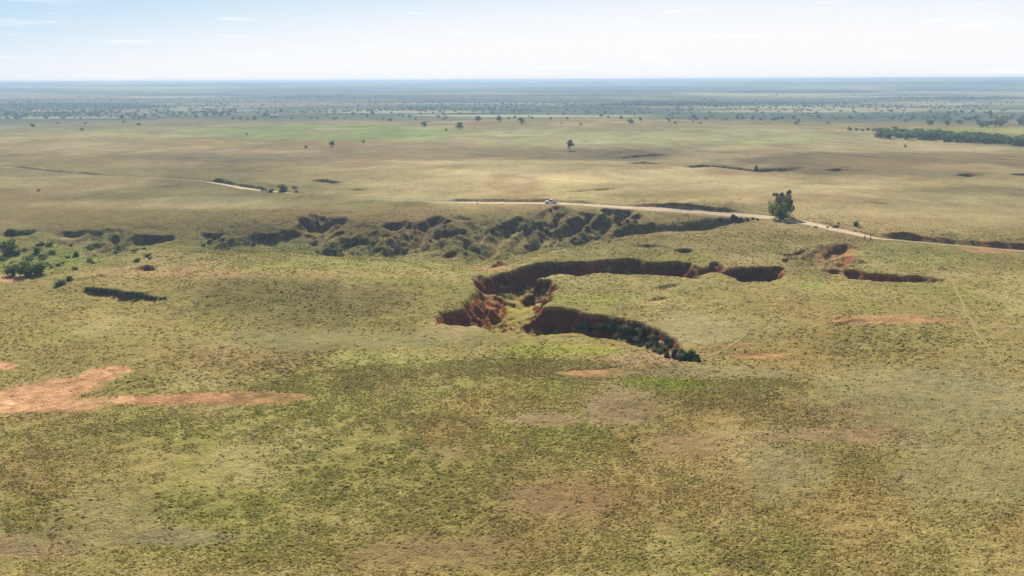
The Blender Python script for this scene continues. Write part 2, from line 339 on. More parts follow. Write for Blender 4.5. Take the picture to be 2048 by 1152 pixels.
def land(x, y, want=False):
    x = np.atleast_1d(np.asarray(x, float)); y = np.atleast_1d(np.asarray(y, float))
    r = np.sqrt(x * x + y * y)
    z = h0(x, y)
    g = cuts(x, y)
    b = badland(x, y)
    near = 1 - smooth(600, 1100, r)
    rough = fbm(x, y, 9, 3, 81) * 0.16 + fbm(x, y, 28, 3, 83) * 0.30 + fbm(x, y, 2.4, 3, 85) * 0.15 * smooth(300, 120, r)
    er = (ridged(x, y, 10, 4, 91) - 0.45) * 2.6 * b
    rs = box_sel(x, y, road_line, 40)
    rd = np.full(x.shape, 99.0); rsg = np.zeros(x.shape); rt = np.zeros(x.shape)
    if rs.any():
        d_, t_, s_ = line_dist(x[rs], y[rs], road_line); rd[rs] = d_; rsg[rs] = s_; rt[rs] = t_
    keep = smooth(2.6, 6.5, rd)
    z = z + (rough * near - er) * keep - g * keep
    ps = box_sel(x, y, path_line, 3); pd = np.full(x.shape, 99.0)
    if ps.any(): pd[ps] = line_dist(x[ps], y[ps], path_line)[0]
    # the road bed, and the berm that hides it in its middle stretch
    z = z - 0.35 * (1 - smooth(2.4, 4.0, rd))
    u = rd * rsg
    hb = np.zeros(x.shape)
    for f0, f1, hgt in BANKS: hb = np.maximum(hb, hgt * smooth(f0, f0 + .012, rt) * (1 - smooth(f1 - .012, f1, rt)))
    bk = hb * (0.8 + 0.5 * fbm(x, y, 7, 2, 95)) * smooth(2.3, 3.6, -u + fbm(x, y, 4, 2, 97) * .5) * (1 - smooth(5.0, 30, -u)) * (rd < 50)
    z = z + bk; g = np.maximum(g, np.where((u < 0) & (u > -5), bk, 0))
    hid = smooth(HID0 - .01, HID0 + .01, rt) * (1 - smooth(HID1 - .012, HID1 + .008, rt))
    z = z + (BERM * hid + 0.9 * smooth(HID2 - .01, HID2 + .01, rt)) * np.exp(-((u - 11) / 6.0) ** 2)
    if want: return z, g, b, rd, pd
    return z
BERM = 1.7
def road_frac(px, py):
    p = p2w0(px, py); return float(line_dist(np.array([p[0]]), np.array([p[1]]), road_line)[1][0])
BANKS = []
HID0, HID1, HID2 = 0, 1, 1
BANKS = [(road_frac(a, b), road_frac(c, d), h) for a, b, c, d, h in [(410,362,525,379,1.8),(885,403,1190,410,1.1),(1240,412,1490,429,1.4),(1600,442,1700,464,.6),(1745,473,2190,514,1.8),(20,334,200,351,.7)]]
HID0, HID1, HID2 = road_frac(622, 388.5), road_frac(885, 403), road_frac(1770, 476)

def p2w(px, py):
    """first hit of the survey ray on the land"""
    d = ray(px, py); tb = (0 - CAM_H) / d[2]
    ts = np.linspace(tb * 0.93, tb * 1.25, 700)
    X, Y, Z = d[0] * ts, d[1] * ts, CAM_H + d[2] * ts
    below = Z < land(X, Y)
    k = int(np.argmax(below)) if below.any() else len(ts) - 1
    return np.array([X[k], Y[k], float(land(X[k], Y[k])[0])])

def slant(p): return math.sqrt(p[0] ** 2 + p[1] ** 2 + (CAM_H - p[2]) ** 2)

# ------------------------------------------------------------------ ground sheet
r_near = np.concatenate([[0.5, 8, 18, 26, 32], np.exp(np.arange(math.log(38), math.log(1000), 0.0029))])
r_far = np.exp(np.arange(math.log(1003), math.log(40000), 0.012))
RR = np.concatenate([r_near, r_far])
az = np.concatenate([np.radians(np.arange(-180, -60, 4.0)), np.radians(np.arange(-60, -42, 0.6)), np.radians(np.arange(-42, 42, 0.078)), np.radians(np.arange(42, 60, 0.6)), np.radians(np.arange(60, 180, 4.0))])
NA, NR = len(az), len(RR)
GX = np.outer(RR, np.sin(az)); GY = np.outer(RR, np.cos(az))
fx, fy = GX.ravel(), GY.ravel()
zz, gg, bb, rdist, pdist = land(fx, fy, True)
GZ = zz.reshape(NR, NA)
# slope
dr = np.gradient(GZ, axis=0) / np.maximum(np.gradient(RR)[:, None], 1e-3)
da = np.gradient(GZ, axis=1) / np.maximum(np.gradient(az)[None, :] * RR[:, None], 1e-3)
slope = np.sqrt(dr ** 2 + da ** 2).ravel()

def ground_colour(x, y, z, slope, g, b, pd):
    r = np.sqrt(x * x + y * y)
    u, v = to_photo(x, y, z)
    n1 = fbm(x, y, 45, 4, 101); n2 = fbm(x, y, 14, 4, 103); n3 = fbm(x, y, 5, 3, 107); n4 = fbm(x, y, 130, 4, 109); n5 = fbm(x, y, 1.6, 2, 113)
    tan_ = lin(166, 144, 94); green = lin(140, 134, 70); brown = lin(150, 120, 74); pale = lin(180, 158, 110); olive = lin(132, 118, 66); lime = lin(158, 152, 80)
    c = np.ones(x.shape + (3,)) * lin(156, 138, 84)
    def mixin(w, colr):
        nonlocal c
        c = c * (1 - w[..., None]) + colr * w[..., None]
    mixin(smooth(0.0, 0.6, n1 + 0.5 * n2) * 0.6, green)
    mixin(smooth(0.05, 0.6, -n1 + 0.6 * n2 + 0.2 * n3) * 0.5, brown)
    mixin(smooth(0.1, 0.55, n4 - 0.5 * n2) * 0.5, tan_)
    mixin(smooth(0.15, 0.5, fbm(x, y, 11, 4, 131) + 0.3 * n1) * 0.30, lime)
    mixin(smooth(0.12, 0.5, fbm(x, y, 19, 4, 137)) * 0.5, pale)
    mixin(smooth(0.15, 0.5, fbm(x, y, 26, 4, 139) + 0.2 * n3) * 0.45, olive)
    smoothp = np.zeros(x.shape)      # short, tuft-free turf
    lush = np.zeros(x.shape)
    def el(px, py, rx, ry, edge=0.35, nz=0.55):
        q = np.sqrt(((u - px) / rx) ** 2 + ((v - py) / ry) ** 2) + (n2 * 0.7 + n3 * 0.5) * nz
        return 1 - smooth(1 - edge, 1 + edge, q)
    # mid-distance grass
    mid = smooth(455, 380, v) * 1.0
    mixin(el(1250, 372, 720, 52, .5, .3) * .9, lin(192, 170, 116))
    mixin(el(1800, 420, 420, 45, .5, .3) * .85, lin(190, 166, 112))
    mixin(el(1000, 335, 330, 14, .4, .3) * .5, lin(200, 180, 130))
    mixin(el(280, 375, 430, 38, .5, .4) * .85, lin(130, 122, 78))
    mixin(el(350, 445, 620, 28, .4, .3) * .6, lin(134, 118, 74))  # slope facing the camera, its shade put into the grass colour
    mixin(el(500, 408, 420, 9, .5, .5) * .6, lin(178, 162, 112))
    mixin(el(650, 318, 700, 14, .5, .4) * .6, lin(146, 126, 92))
    mixin(el(1350, 311, 300, 20, .4, .4) * .85, lin(126, 112, 80))
    mixin(el(1830, 330, 330, 24, .4, .4) * .85, lin(132, 114, 74))
    mixin(el(1980, 385, 160, 14, .4, .4) * .6, lin(140, 122, 84))
    mixin(el(150, 298, 300, 12, .4, .5) * .5, lin(176, 156, 108))
    mixin(el(1750, 297, 420, 7, .4, .4) * .7, lin(196, 174, 126))
    mixin(el(1300, 275, 520, 20, .4, .2) * .8, lin(176, 170, 118))
    mixin(el(660, 264, 300, 14, .3, .15) * .85, lin(132, 152, 78))
    mixin(el(200, 262, 260, 10, .4, .3) * .5, lin(150, 150, 86))
    mixin(el(1980, 262, 130, 8, .3, .2) * .8, lin(158, 158, 72))
    for px, py, rx, ry, cc in [(300,300,260,6,(184,160,116)),(120,318,160,5,(170,150,104)),(700,296,200,5,(158,130,98)),(500,302,120,3,(176,148,118)),(200,272,260,5,(182,168,110)),(880,295,110,4,(182,158,112)),(430,330,300,7,(156,136,94)),(820,344,140,6,(196,174,118)),(960,324,220,4,(198,176,124)),
        (640,352,60,5,(186,160,112)),(1120,352,300,16,(222,196,140)),(1600,395,260,14,(206,180,126)),(1850,425,240,10,(208,182,128)),(200,360,200,8,(122,116,72)),(450,318,200,6,(126,114,80)),(900,300,240,7,(138,124,88)),(1900,384,120,7,(136,118,78)),(1560,344,200,5,(128,110,74)),(60,345,200,8,(140,128,88)),(500,350,160,10,(146,130,86)),(1200,345,260,9,(206,180,128)),(1500,375,220,8,(196,176,124)),(1720,362,70,12,(212,184,134)),(1900,400,150,16,(186,172,120)),(1650,398,160,9,(176,148,100)),(1330,392,120,9,(160,140,84)),(420,398,90,5,(158,152,110)),(800,400,130,4,(168,162,120)),(330,412,110,5,(184,160,116)),(1950,430,120,18,(190,168,112)),(760,410,110,8,(150,142,84)),(1000,310,160,6,(150,134,98)),(1780,445,160,8,(186,158,104))]:
        mixin(el(px, py, rx, ry, .5, .6) * .7, lin(*cc))
    mm = smooth(470, 400, v)
    c = c * (1 + mm * (0.22 * fbm(x, y, 32, 3, 171) + 0.16 * fbm(x, y, 11, 3, 173) + 0.2 * fbm(x, y, 90, 3, 175)))[..., None]
    mixin(mm * smooth(.1, .5, fbm(x, y, 60, 4, 177)) * .5, lin(140, 128, 78)); mixin(mm * smooth(.15, .5, fbm(x, y, 75, 4, 179)) * .4, lin(204, 180, 130)); mixin(mm * smooth(.2, .55, fbm(x, y, 48, 4, 181)) * .5, lin(160, 126, 86))
    # around the gullies
    mixin(el(600, 600, 260, 48, .4, .5) * .7, lin(130, 116, 72)); mixin(el(600, 545, 330, 12, .5, .6) * .6, lin(168, 140, 92)); mixin(el(240, 545, 180, 14, .5, .6) * .6, lin(172, 140, 98))  # hill: shade of its near slope and its lit crest put into colour
    mixin(el(1230, 500, 200, 22, .5, .5) * .5, lin(146, 136, 86)); mixin(el(1260, 570, 200, 20, .5, .5) * .6, lin(162, 146, 96))
    mixin(el(1180, 598, 90, 10, .4, .5) * .7, lin(152, 150, 76)); mixin(el(1390, 660, 95, 34, .35, .4) * .8, lin(164, 148, 104)); smoothp = np.maximum(smoothp, el(1390, 660, 95, 34))
    mixin(el(900, 660, 60, 24, .5, .5) * .8, lin(172, 148, 104)); smoothp = np.maximum(smoothp, el(905, 665, 60, 26))
    mixin(el(1090, 700, 110, 14, .4, .6) * .6, lin(152, 152, 66)); mixin(el(1190, 700, 60, 10, .4, .6) * .6, lin(156, 156, 60)); mixin(el(1300, 720, 90, 12, .4, .4) * .85, lin(180, 150, 112))
    mixin(el(1330, 708, 60, 5, .5, .4) * .8, lin(188, 156, 120)); mixin(el(780, 720, 110, 16, .5, .5) * .6, lin(158, 154, 92)); mixin(el(1320, 765, 80, 14, .4, .6) * .7, lin(146, 154, 56))
    mixin(el(1640, 572, 40, 6, .4, .5) * .8, lin(150, 158, 84)); mixin(el(1800, 505, 160, 26, .5, .5) * .5, lin(148, 148, 80)); mixin(el(1680, 515, 40, 30, .4, .5) * .6, lin(178, 142, 98))
    mixin(el(85, 520, 120, 34, .5, .6) * .6, lin(126, 138, 62)); mixin(el(640, 500, 330, 16, .5, .6) * .5, lin(128, 130, 66)); mixin(el(700, 530, 260, 12, .5, .6) * .5, lin(150, 146, 80))
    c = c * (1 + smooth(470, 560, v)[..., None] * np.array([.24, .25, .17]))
    # bare red soil
    soil = np.zeros(x.shape)
    for e, k in [((20,802,75,24),1),((85,788,80,20),1),((145,770,62,17),1),((200,752,46,13),1),((238,740,26,8),1),((110,812,130,13),1),((300,800,140,11),.9),((430,796,150,12),.9),((545,793,95,7),.8),((12,732,26,8),.9),((1770,640,130,8),.75),((1180,745,75,8),.8),((1530,712,70,6),.6),((1990,500,70,7),.6),((20,557,30,8),.7),((1660,575,20,3),.7),((1470,690,40,4),.6),((975,536,34,4),.6),((1690,505,20,18),.5),((1760,632,90,4),.5)]:
        w = el(*e, .35, .6) * k; soil = np.maximum(soil, w)
    soilc = np.where((u < 270)[..., None], lin(238, 178, 128), lin(204, 146, 104))
    soilc = soilc * (1 + 0.22 * n3 + 0.25 * n5 - 0.18 * smooth(.62, .8, ridged(x, y, 4, 3, 191)))[..., None]
    c = c * (1 - soil[..., None] * 0.92) + soilc * soil[..., None] * 0.92
    # pale short turf
    for px, py, rx, ry, cc in [(1240,812,78,42,(168,142,102)),(1850,800,230,80,(160,146,98)),(210,1040,115,55,(162,144,94)),(1080,838,80,13,(166,140,102)),(1430,745,160,14,(168,146,106)),(700,680,260,20,(150,140,92)),(1560,945,120,60,(154,138,92)),(1950,950,200,80,(162,146,96)),(1380,890,90,30,(164,138,94)),(380,1075,120,18,(154,138,98)),(850,1110,160,30,(156,136,92)),(1120,1000,110,30,(160,134,94)),(880,905,60,16,(166,136,100)),(1650,870,160,16,(166,138,98)),(60,1090,90,26,(164,138,100))]:
        w = el(px, py, rx, ry, .4, .5); mixin(w * .8, lin(*cc)); smoothp = np.maximum(smoothp, w)
    # lush patches, rusty patches
    for px, py, rx, ry in [(420,1010,130,38),(700,880,230,70),(800,960,180,90),(560,1080,160,40),(370,860,160,30),(280,770,80,18),(1060,730,160,26),(1450,770,160,40),(1500,1090,120,60),(640,750,160,40),(1750,690,160,40),(1150,880,150,30),(90,1040,70,50)]:
        w = el(px, py, rx, ry, .5, .7); mixin(w * .28, lin(142, 138, 68)); lush = np.maximum(lush, w)
    for px, py, rx, ry in [(60,930,70,60),(1150,1020,170,60),(1500,820,180,26),(900,1120,200,50),(1250,980,150,40),(470,720,160,26),(1060,745,60,14),(1700,840,120,40),(1480,700,70,16),(1380,920,110,34),(1640,620,150,20)]:
        mixin(el(px, py, rx, ry, .5, .7) * .34, lin(158, 124, 78))
    # far country
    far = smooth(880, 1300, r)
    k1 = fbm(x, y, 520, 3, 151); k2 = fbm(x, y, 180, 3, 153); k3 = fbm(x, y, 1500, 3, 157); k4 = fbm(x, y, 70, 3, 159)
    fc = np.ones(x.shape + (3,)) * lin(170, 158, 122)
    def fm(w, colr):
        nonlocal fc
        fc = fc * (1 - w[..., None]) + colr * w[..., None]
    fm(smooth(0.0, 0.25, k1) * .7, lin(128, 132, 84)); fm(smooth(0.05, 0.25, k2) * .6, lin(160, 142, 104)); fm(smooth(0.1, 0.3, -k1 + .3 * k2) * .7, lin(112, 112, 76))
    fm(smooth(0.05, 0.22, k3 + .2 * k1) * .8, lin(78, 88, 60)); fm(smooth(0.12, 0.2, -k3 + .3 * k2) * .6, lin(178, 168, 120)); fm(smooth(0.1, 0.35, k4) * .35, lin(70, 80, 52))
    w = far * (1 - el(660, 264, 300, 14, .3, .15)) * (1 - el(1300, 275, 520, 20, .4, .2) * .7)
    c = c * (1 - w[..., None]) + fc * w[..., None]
    sr = random.Random(21)
    for _ in range(130):
        py = 166 + 70 * sr.random() ** 1.3; px = sr.uniform(-50, 2100); rx = sr.uniform(50, 260); ry = sr.uniform(.8, 2.6); cc = sr.choice([(46,60,44),(50,66,48),(40,56,44),(196,184,142),(206,190,150),(200,186,140),(180,176,128),(136,156,92),(120,140,84),(150,136,104),(130,120,96),(70,92,62)])
        ww = el(px, py, rx, ry, .3, .25) * .8 * (r > 1100); c = c * (1 - ww[..., None]) + lin(*cc) * ww[..., None]
    for px, py, rx, ry, cc in [(130,210,190,5,(48,62,42)),(250,213,80,5,(46,60,44)),(1330,209,160,3.5,(56,60,44)),(1600,183,190,4,(52,66,54)),(1500,205,250,3,(60,66,50)),(1200,182,200,6,(74,92,62)),(1250,176,300,4,(60,80,70)),(1550,189,200,2.5,(190,176,130)),(1900,179,130,3,(56,72,60)),(1900,196,160,3,(60,72,56)),(930,204,230,2,(64,70,52)),(700,180,300,6,(84,92,66)),(100,193,160,5,(150,134,100)),(560,208,250,3,(150,132,104)),(1600,200,320,4,(104,104,78))]:
        w = el(px, py, rx, ry, .35, .2) * smooth(235, 222, v); c = c * (1 - w[..., None]) + lin(*cc) * w[..., None]
    # exposed earth on steep cut faces, and gully floors
    cut = smooth(0.25, 1.0, g + 1.3 * b)
    left_bank = el(925, 615, 85, 55, .3, .2)
    st = smooth(0.42, 0.95, slope + .35 * left_bank + 0.25 * n3 + 0.25 * n5) * np.maximum(cut, smooth(.1, .5, b))
    earth = lin(122, 64, 44) * (1 - smooth(0, .5, n2)[..., None] * .25) * (1 + .25 * n5)[..., None]
    redness = smooth(940, 1000, u) + smooth(600, 560, v) * 0
    er_ = smooth(1540, 1600, u)[..., None]; earth = earth * (1 - er_) + lin(150, 74, 50) * (1 + .25 * n5)[..., None] * er_
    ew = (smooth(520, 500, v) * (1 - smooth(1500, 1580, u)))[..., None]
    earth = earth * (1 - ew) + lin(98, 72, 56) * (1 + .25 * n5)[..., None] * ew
    lb_ = left_bank[..., None]; earth = earth * (1 - lb_) + lin(158, 88, 56) * (1 + .3 * n5 + .3 * n3)[..., None] * lb_
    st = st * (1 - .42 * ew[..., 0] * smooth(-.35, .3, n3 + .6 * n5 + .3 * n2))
    c = c * (1 - st[..., None] * .93) + earth * st[..., None] * .93
    flo = smooth(2.0, 4.5, g) * (1 - st)
    c = c * (1 - flo[..., None] * .7) + (lin(182, 164, 84) * (1 + .25 * n3)[..., None]) * flo[..., None] * .7
    bl = smooth(.25, .9, b) * (1 - st) * smooth(-.3, .3, n3 + n5)
    c = c * (1 - bl[..., None] * .5) + lin(108, 104, 62) * bl[..., None] * .5
    c = c * (1 + 0.10 * n3 + 0.10 * n5)[..., None]
    t = 1 - smooth(.25, .75, pd + .25 * n5)
    c = c * (1 - .0 * t[..., None])
    bare = np.clip(np.maximum.reduce([soil, st, smooth(1.5, 3.5, g) * .8]), 0, 1)
    return np.clip(c, 0.004, 0.9), smoothp, lush, bare

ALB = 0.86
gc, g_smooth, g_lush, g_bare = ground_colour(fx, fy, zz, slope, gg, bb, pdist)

def mesh_from(name, verts, faces4=None, faces3=None, smoothf=True, colour=None):
    me = bpy.data.meshes.new(name)
    nv = len(verts); me.vertices.add(nv); me.vertices.foreach_set('co', np.ascontiguousarray(verts, np.float32).ravel())
    n4 = 0 if faces4 is None else len(faces4); n3 = 0 if faces3 is None else len(faces3)
    idx = np.concatenate([np.asarray(f, np.int32).ravel() for f in (faces4, faces3) if f is not None and len(f)])
    me.loops.add(len(idx)); me.loops.foreach_set('vertex_index', idx)
    me.polygons.add(n4 + n3)
    ls = np.concatenate([np.arange(n4) * 4, n4 * 4 + np.arange(n3) * 3]).astype(np.int32)
    me.polygons.foreach_set('loop_start', ls)
    me.polygons.foreach_set('use_smooth', np.full(n4 + n3, smoothf))
    me.update(calc_edges=True)
    if colour is not None:
        at = me.color_attributes.new('tint', 'FLOAT_COLOR', 'POINT')
        cc = np.ones((nv, 4), np.float32); cc[:, :3] = colour
        at.data.foreach_set('color', cc.ravel())
    return me

def link(name, me, parent=None, mat=None):
    o = bpy.data.objects.new(name, me); col.objects.link(o)
    if parent is not None: o.parent = parent
    if mat is not None and me is not None and len(me.materials) == 0: me.materials.append(mat)
    return o
def tag(o, label=None, cat=None, group=None, kind=None):
    if label: o['label'] = label
    if cat: o['category'] = cat
    if group: o['group'] = group
    if kind: o['kind'] = kind
    return o
def thing(name, label, cat, loc, rz=0.0, group=None):
    o = bpy.data.objects.new(name, None); o.empty_display_size = 0.5; col.objects.link(o)
    o.location = loc; o.rotation_euler = (0, 0, rz)
    return tag(o, label, cat, group)

# ------------------------------------------------------------------ materials
def material(name, rgb=(0.5, 0.5, 0.5), rough=0.9, attr=False, spec=0.1, noise=None, bump=None, trans=0.0, metal=0.0):
    mt = bpy.data.materials.new(name); mt.use_nodes = True; nt = mt.node_tree
    p = nt.nodes['Principled BSDF']; out = nt.nodes['Material Output']
    p.inputs['Roughness'].default_value = rough; p.inputs['Specular IOR Level'].default_value = spec; p.inputs['Metallic'].default_value = metal
    if attr:
        a = nt.nodes.new('ShaderNodeVertexColor'); a.layer_name = 'tint'; src = a.outputs['Color']
    else:
        a = nt.nodes.new('ShaderNodeRGB'); a.outputs[0].default_value = (*rgb, 1); src = a.outputs[0]
    geo = nt.nodes.new('ShaderNodeNewGeometry') if attr else nt.nodes.new('ShaderNodeTexCoord')
    pos = geo.outputs['Position'] if attr else geo.outputs['Object']
    for sc, lo, hi, det in (noise or []):
        n = nt.nodes.new('ShaderNodeTexNoise'); n.inputs['Scale'].default_value = sc; n.inputs['Detail'].default_value = det
        mr = nt.nodes.new('ShaderNodeMapRange'); mr.inputs['From Min'].default_value = 0.3; mr.inputs['From Max'].default_value = 0.7
        mr.inputs['To Min'].default_value = lo; mr.inputs['To Max'].default_value = hi
        mu = nt.nodes.new('ShaderNodeVectorMath'); mu.operation = 'SCALE'
        nt.links.new(pos, n.inputs['Vector']); nt.links.new(n.outputs['Fac'], mr.inputs['Value'])
        nt.links.new(src, mu.inputs[0]); nt.links.new(mr.outputs['Result'], mu.inputs['Scale']); src = mu.outputs['Vector']
    nt.links.new(src, p.inputs['Base Color'])
    if bump:
        prev = None
        for sc, st, dist in bump:
            n = nt.nodes.new('ShaderNodeTexNoise'); n.inputs['Scale'].default_value = sc; n.inputs['Detail'].default_value = 5
            b = nt.nodes.new('ShaderNodeBump'); b.inputs['Strength'].default_value = st; b.inputs['Distance'].default_value = dist
            nt.links.new(pos, n.inputs['Vector']); nt.links.new(n.outputs['Fac'], b.inputs['Height'])
            if prev: nt.links.new(prev, b.inputs['Normal'])
            prev = b.outputs['Normal']
        nt.links.new(prev, p.inputs['Normal'])
    if trans > 0:
        tr = nt.nodes.new('ShaderNodeBsdfTranslucent'); nt.links.new(src, tr.inputs['Color'])
        mxs = nt.nodes.new('ShaderNodeMixShader'); mxs.inputs['Fac'].default_value = trans
        nt.links.new(p.outputs['BSDF'], mxs.inputs[1]); nt.links.new(tr.outputs['BSDF'], mxs.inputs[2]); nt.links.new(mxs.outputs['Shader'], out.inputs['Surface'])
    return mt

M_ground = material('prairie', attr=True, rough=1.0, spec=0.02, noise=[(2.6, 0.80, 1.16, 4), (0.45, 0.86, 1.12, 5), (0.06, 0.9, 1.08, 4)], bump=[(0.8, 0.6, 0.6), (3.2, 0.8, 0.22)])
M_road = material('pale_dirt', lin(214, 186, 152), rough=1.0, spec=0.05, noise=[(0.35, 0.86, 1.1, 4), (3, 0.9, 1.06, 3)], bump=[(3, 0.4, 0.05)])
M_track = material('grassy_track', lin(170, 148, 108) * 0.86, rough=1.0, spec=0.03, noise=[(0.3, 0.7, 1.15, 4)])
M_path = material('trodden_soil', lin(186, 164, 112) * 0.8, rough=1.0, spec=0.03, noise=[(0.8, 0.8, 1.1, 4)])
M_grass = material('grass_blade', attr=True, rough=0.9, spec=0.05, trans=0.5)
M_leaf = material('leaf', attr=True, rough=0.7, spec=0.12, trans=0.5)
M_farleaf = material('distant_foliage', attr=True, rough=0.9, spec=0.05, trans=0.48)
M_bark = material('bark', (0.11, 0.085, 0.065), rough=0.95, noise=[(3, 0.7, 1.2, 4)], bump=[(8, 0.5, 0.05)])
M_white = material('white_paint', (0.8, 0.8, 0.79), rough=0.25, spec=0.5, noise=[(1.5, 0.94, 1.0, 3)])
M_glass = material('tinted_glass', (0.02, 0.023, 0.028), rough=0.05, spec=0.6)
M_tyre = material('tyre_rubber', (0.02, 0.02, 0.02), rough=0.9, noise=[(12, 0.8, 1.2, 2)])
M_rim = material('wheel_metal', (0.5, 0.5, 0.52), rough=0.35, metal=0.8)
M_trim = material('black_trim', (0.03, 0.03, 0.032), rough=0.6)
M_lampred = material('red_lens', (0.35, 0.02, 0.015), rough=0.2, spec=0.5)
M_lampclear = material('clear_lens', (0.75, 0.75, 0.72), rough=0.1, spec=0.5)
M_post = material('weathered_wood', (0.13, 0.10, 0.075), rough=0.95, noise=[(6, 0.7, 1.2, 4)], bump=[(14, 0.5, 0.02)])
M_sheet = material('metal_roofing', (0.78, 0.79, 0.8), rough=0.35, spec=0.5, noise=[(0.6, 0.9, 1.0, 3)])
M_wall = material('pale_siding', (0.52, 0.52, 0.5), rough=0.8, noise=[(0.8, 0.85, 1.05, 3)])

# ground faces
I = np.arange(NR * NA).reshape(NR, NA)
q = np.stack([I[:-1, :-1], I[:-1, 1:], I[1:, 1:], I[1:, :-1]], -1).reshape(-1, 4)
qw = np.stack([I[:-1, -1], I[:-1, 0], I[1:, 0], I[1:, -1]], -1).reshape(-1, 4)
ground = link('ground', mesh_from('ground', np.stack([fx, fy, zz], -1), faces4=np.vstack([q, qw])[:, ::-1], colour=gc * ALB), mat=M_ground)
tag(ground, kind='structure')

def ribbon(name, P, half, mat, lift=0.05, jag=0.15, across=4):
    T = np.gradient(P, axis=0); T /= np.linalg.norm(T, axis=1)[:, None]; Nn = np.stack([T[:, 1], -T[:, 0]], -1)
    rows = []
    for k in range(across + 1):
        s = k / across * 2 - 1
        wob = half * (1 + jag * (fbm(P[:, 0] + 31 * k, P[:, 1], 6, 2, 201 + k) if abs(s) == 1 else 0))
        rows.append(P + Nn * (s * wob * np.ones(len(P)))[:, None])
    V = np.stack(rows, 1)
    x, y = V[..., 0].ravel(), V[..., 1].ravel(); z = land(x, y) + lift
    n = len(P); J = np.arange(n * (across + 1)).reshape(n, across + 1)
    f = np.stack([J[:-1, :-1], J[1:, :-1], J[1:, 1:], J[:-1, 1:]], -1).reshape(-1, 4)
    o = link(name, mesh_from(name, np.stack([x, y, z], -1), faces4=f), mat=mat)
    return tag(o, kind='structure')
def resample(P, step):
    L = np.concatenate([[0], np.cumsum(np.linalg.norm(np.diff(P, axis=0), axis=1))]); s = np.arange(0, L[-1], step)
    return np.stack([np.interp(s, L, P[:, 0]), np.interp(s, L, P[:, 1])], -1)
rl = resample(road_line, 1.0); ksplit = int(road_frac(415, 363) * len(rl))
fr = np.linspace(0, 1, len(rl)); kw = int(HID0 * len(rl)); ke = int(HID1 * len(rl))
road = ribbon('road', rl[ke - 6:], np.clip(2.2 - 1.85 * smooth(HID2 - .02, HID2 + .01, fr[ke - 6:]), 0, 9) * smooth(-8, 25, np.arange(len(rl) - ke + 6)), M_road, 0.06, .3)
road_w = ribbon('road', rl[ksplit:kw], 1.7 * smooth(-20, 30, np.arange(kw - ksplit)) * smooth(-4, 40, np.arange(kw - ksplit)[::-1]), M_road, 0.06, .4)
track = ribbon('track', rl[:ksplit + 3], 1.25, M_track, 0.05, .35)
path2 = ribbon('path', resample(dense(poly_w([(1407,717),(1436,704),(1466,687),(1488,673),(1501,652)]), 5), 0.5), .22, M_path, 0.07, 0.7, 2)
path = ribbon('path', resample(path_line, 0.5), 0.2, M_path, 0.05, 0.6, 2)

# ------------------------------------------------------------------ grass tufts (ground cover)
def sample_land(n, r0, r1, amax=41):
    r = np.sqrt(rng.uniform(r0 ** 2, r1 ** 2, n)); a = np.radians(rng.uniform(-amax, amax, n))
    return r * np.sin(a), r * np.cos(a)
def grid_lookup(arr, x, y):
    r = np.sqrt(x * x + y * y); a = np.arctan2(x, y)
    i = np.clip(np.searchsorted(RR, r), 1, NR - 1); j = np.clip(np.searchsorted(az, a), 1, NA - 1)
    fr = (r - RR[i - 1]) / (RR[i] - RR[i - 1]); fa = (a - az[j - 1]) / (az[j] - az[j - 1])
    A = arr.reshape(NR, NA, -1)
    w = lambda v: v[:, None]
    return (A[i - 1, j - 1] * w((1 - fr) * (1 - fa)) + A[i - 1, j] * w((1 - fr) * fa) + A[i, j - 1] * w(fr * (1 - fa)) + A[i, j] * w(fr * fa))

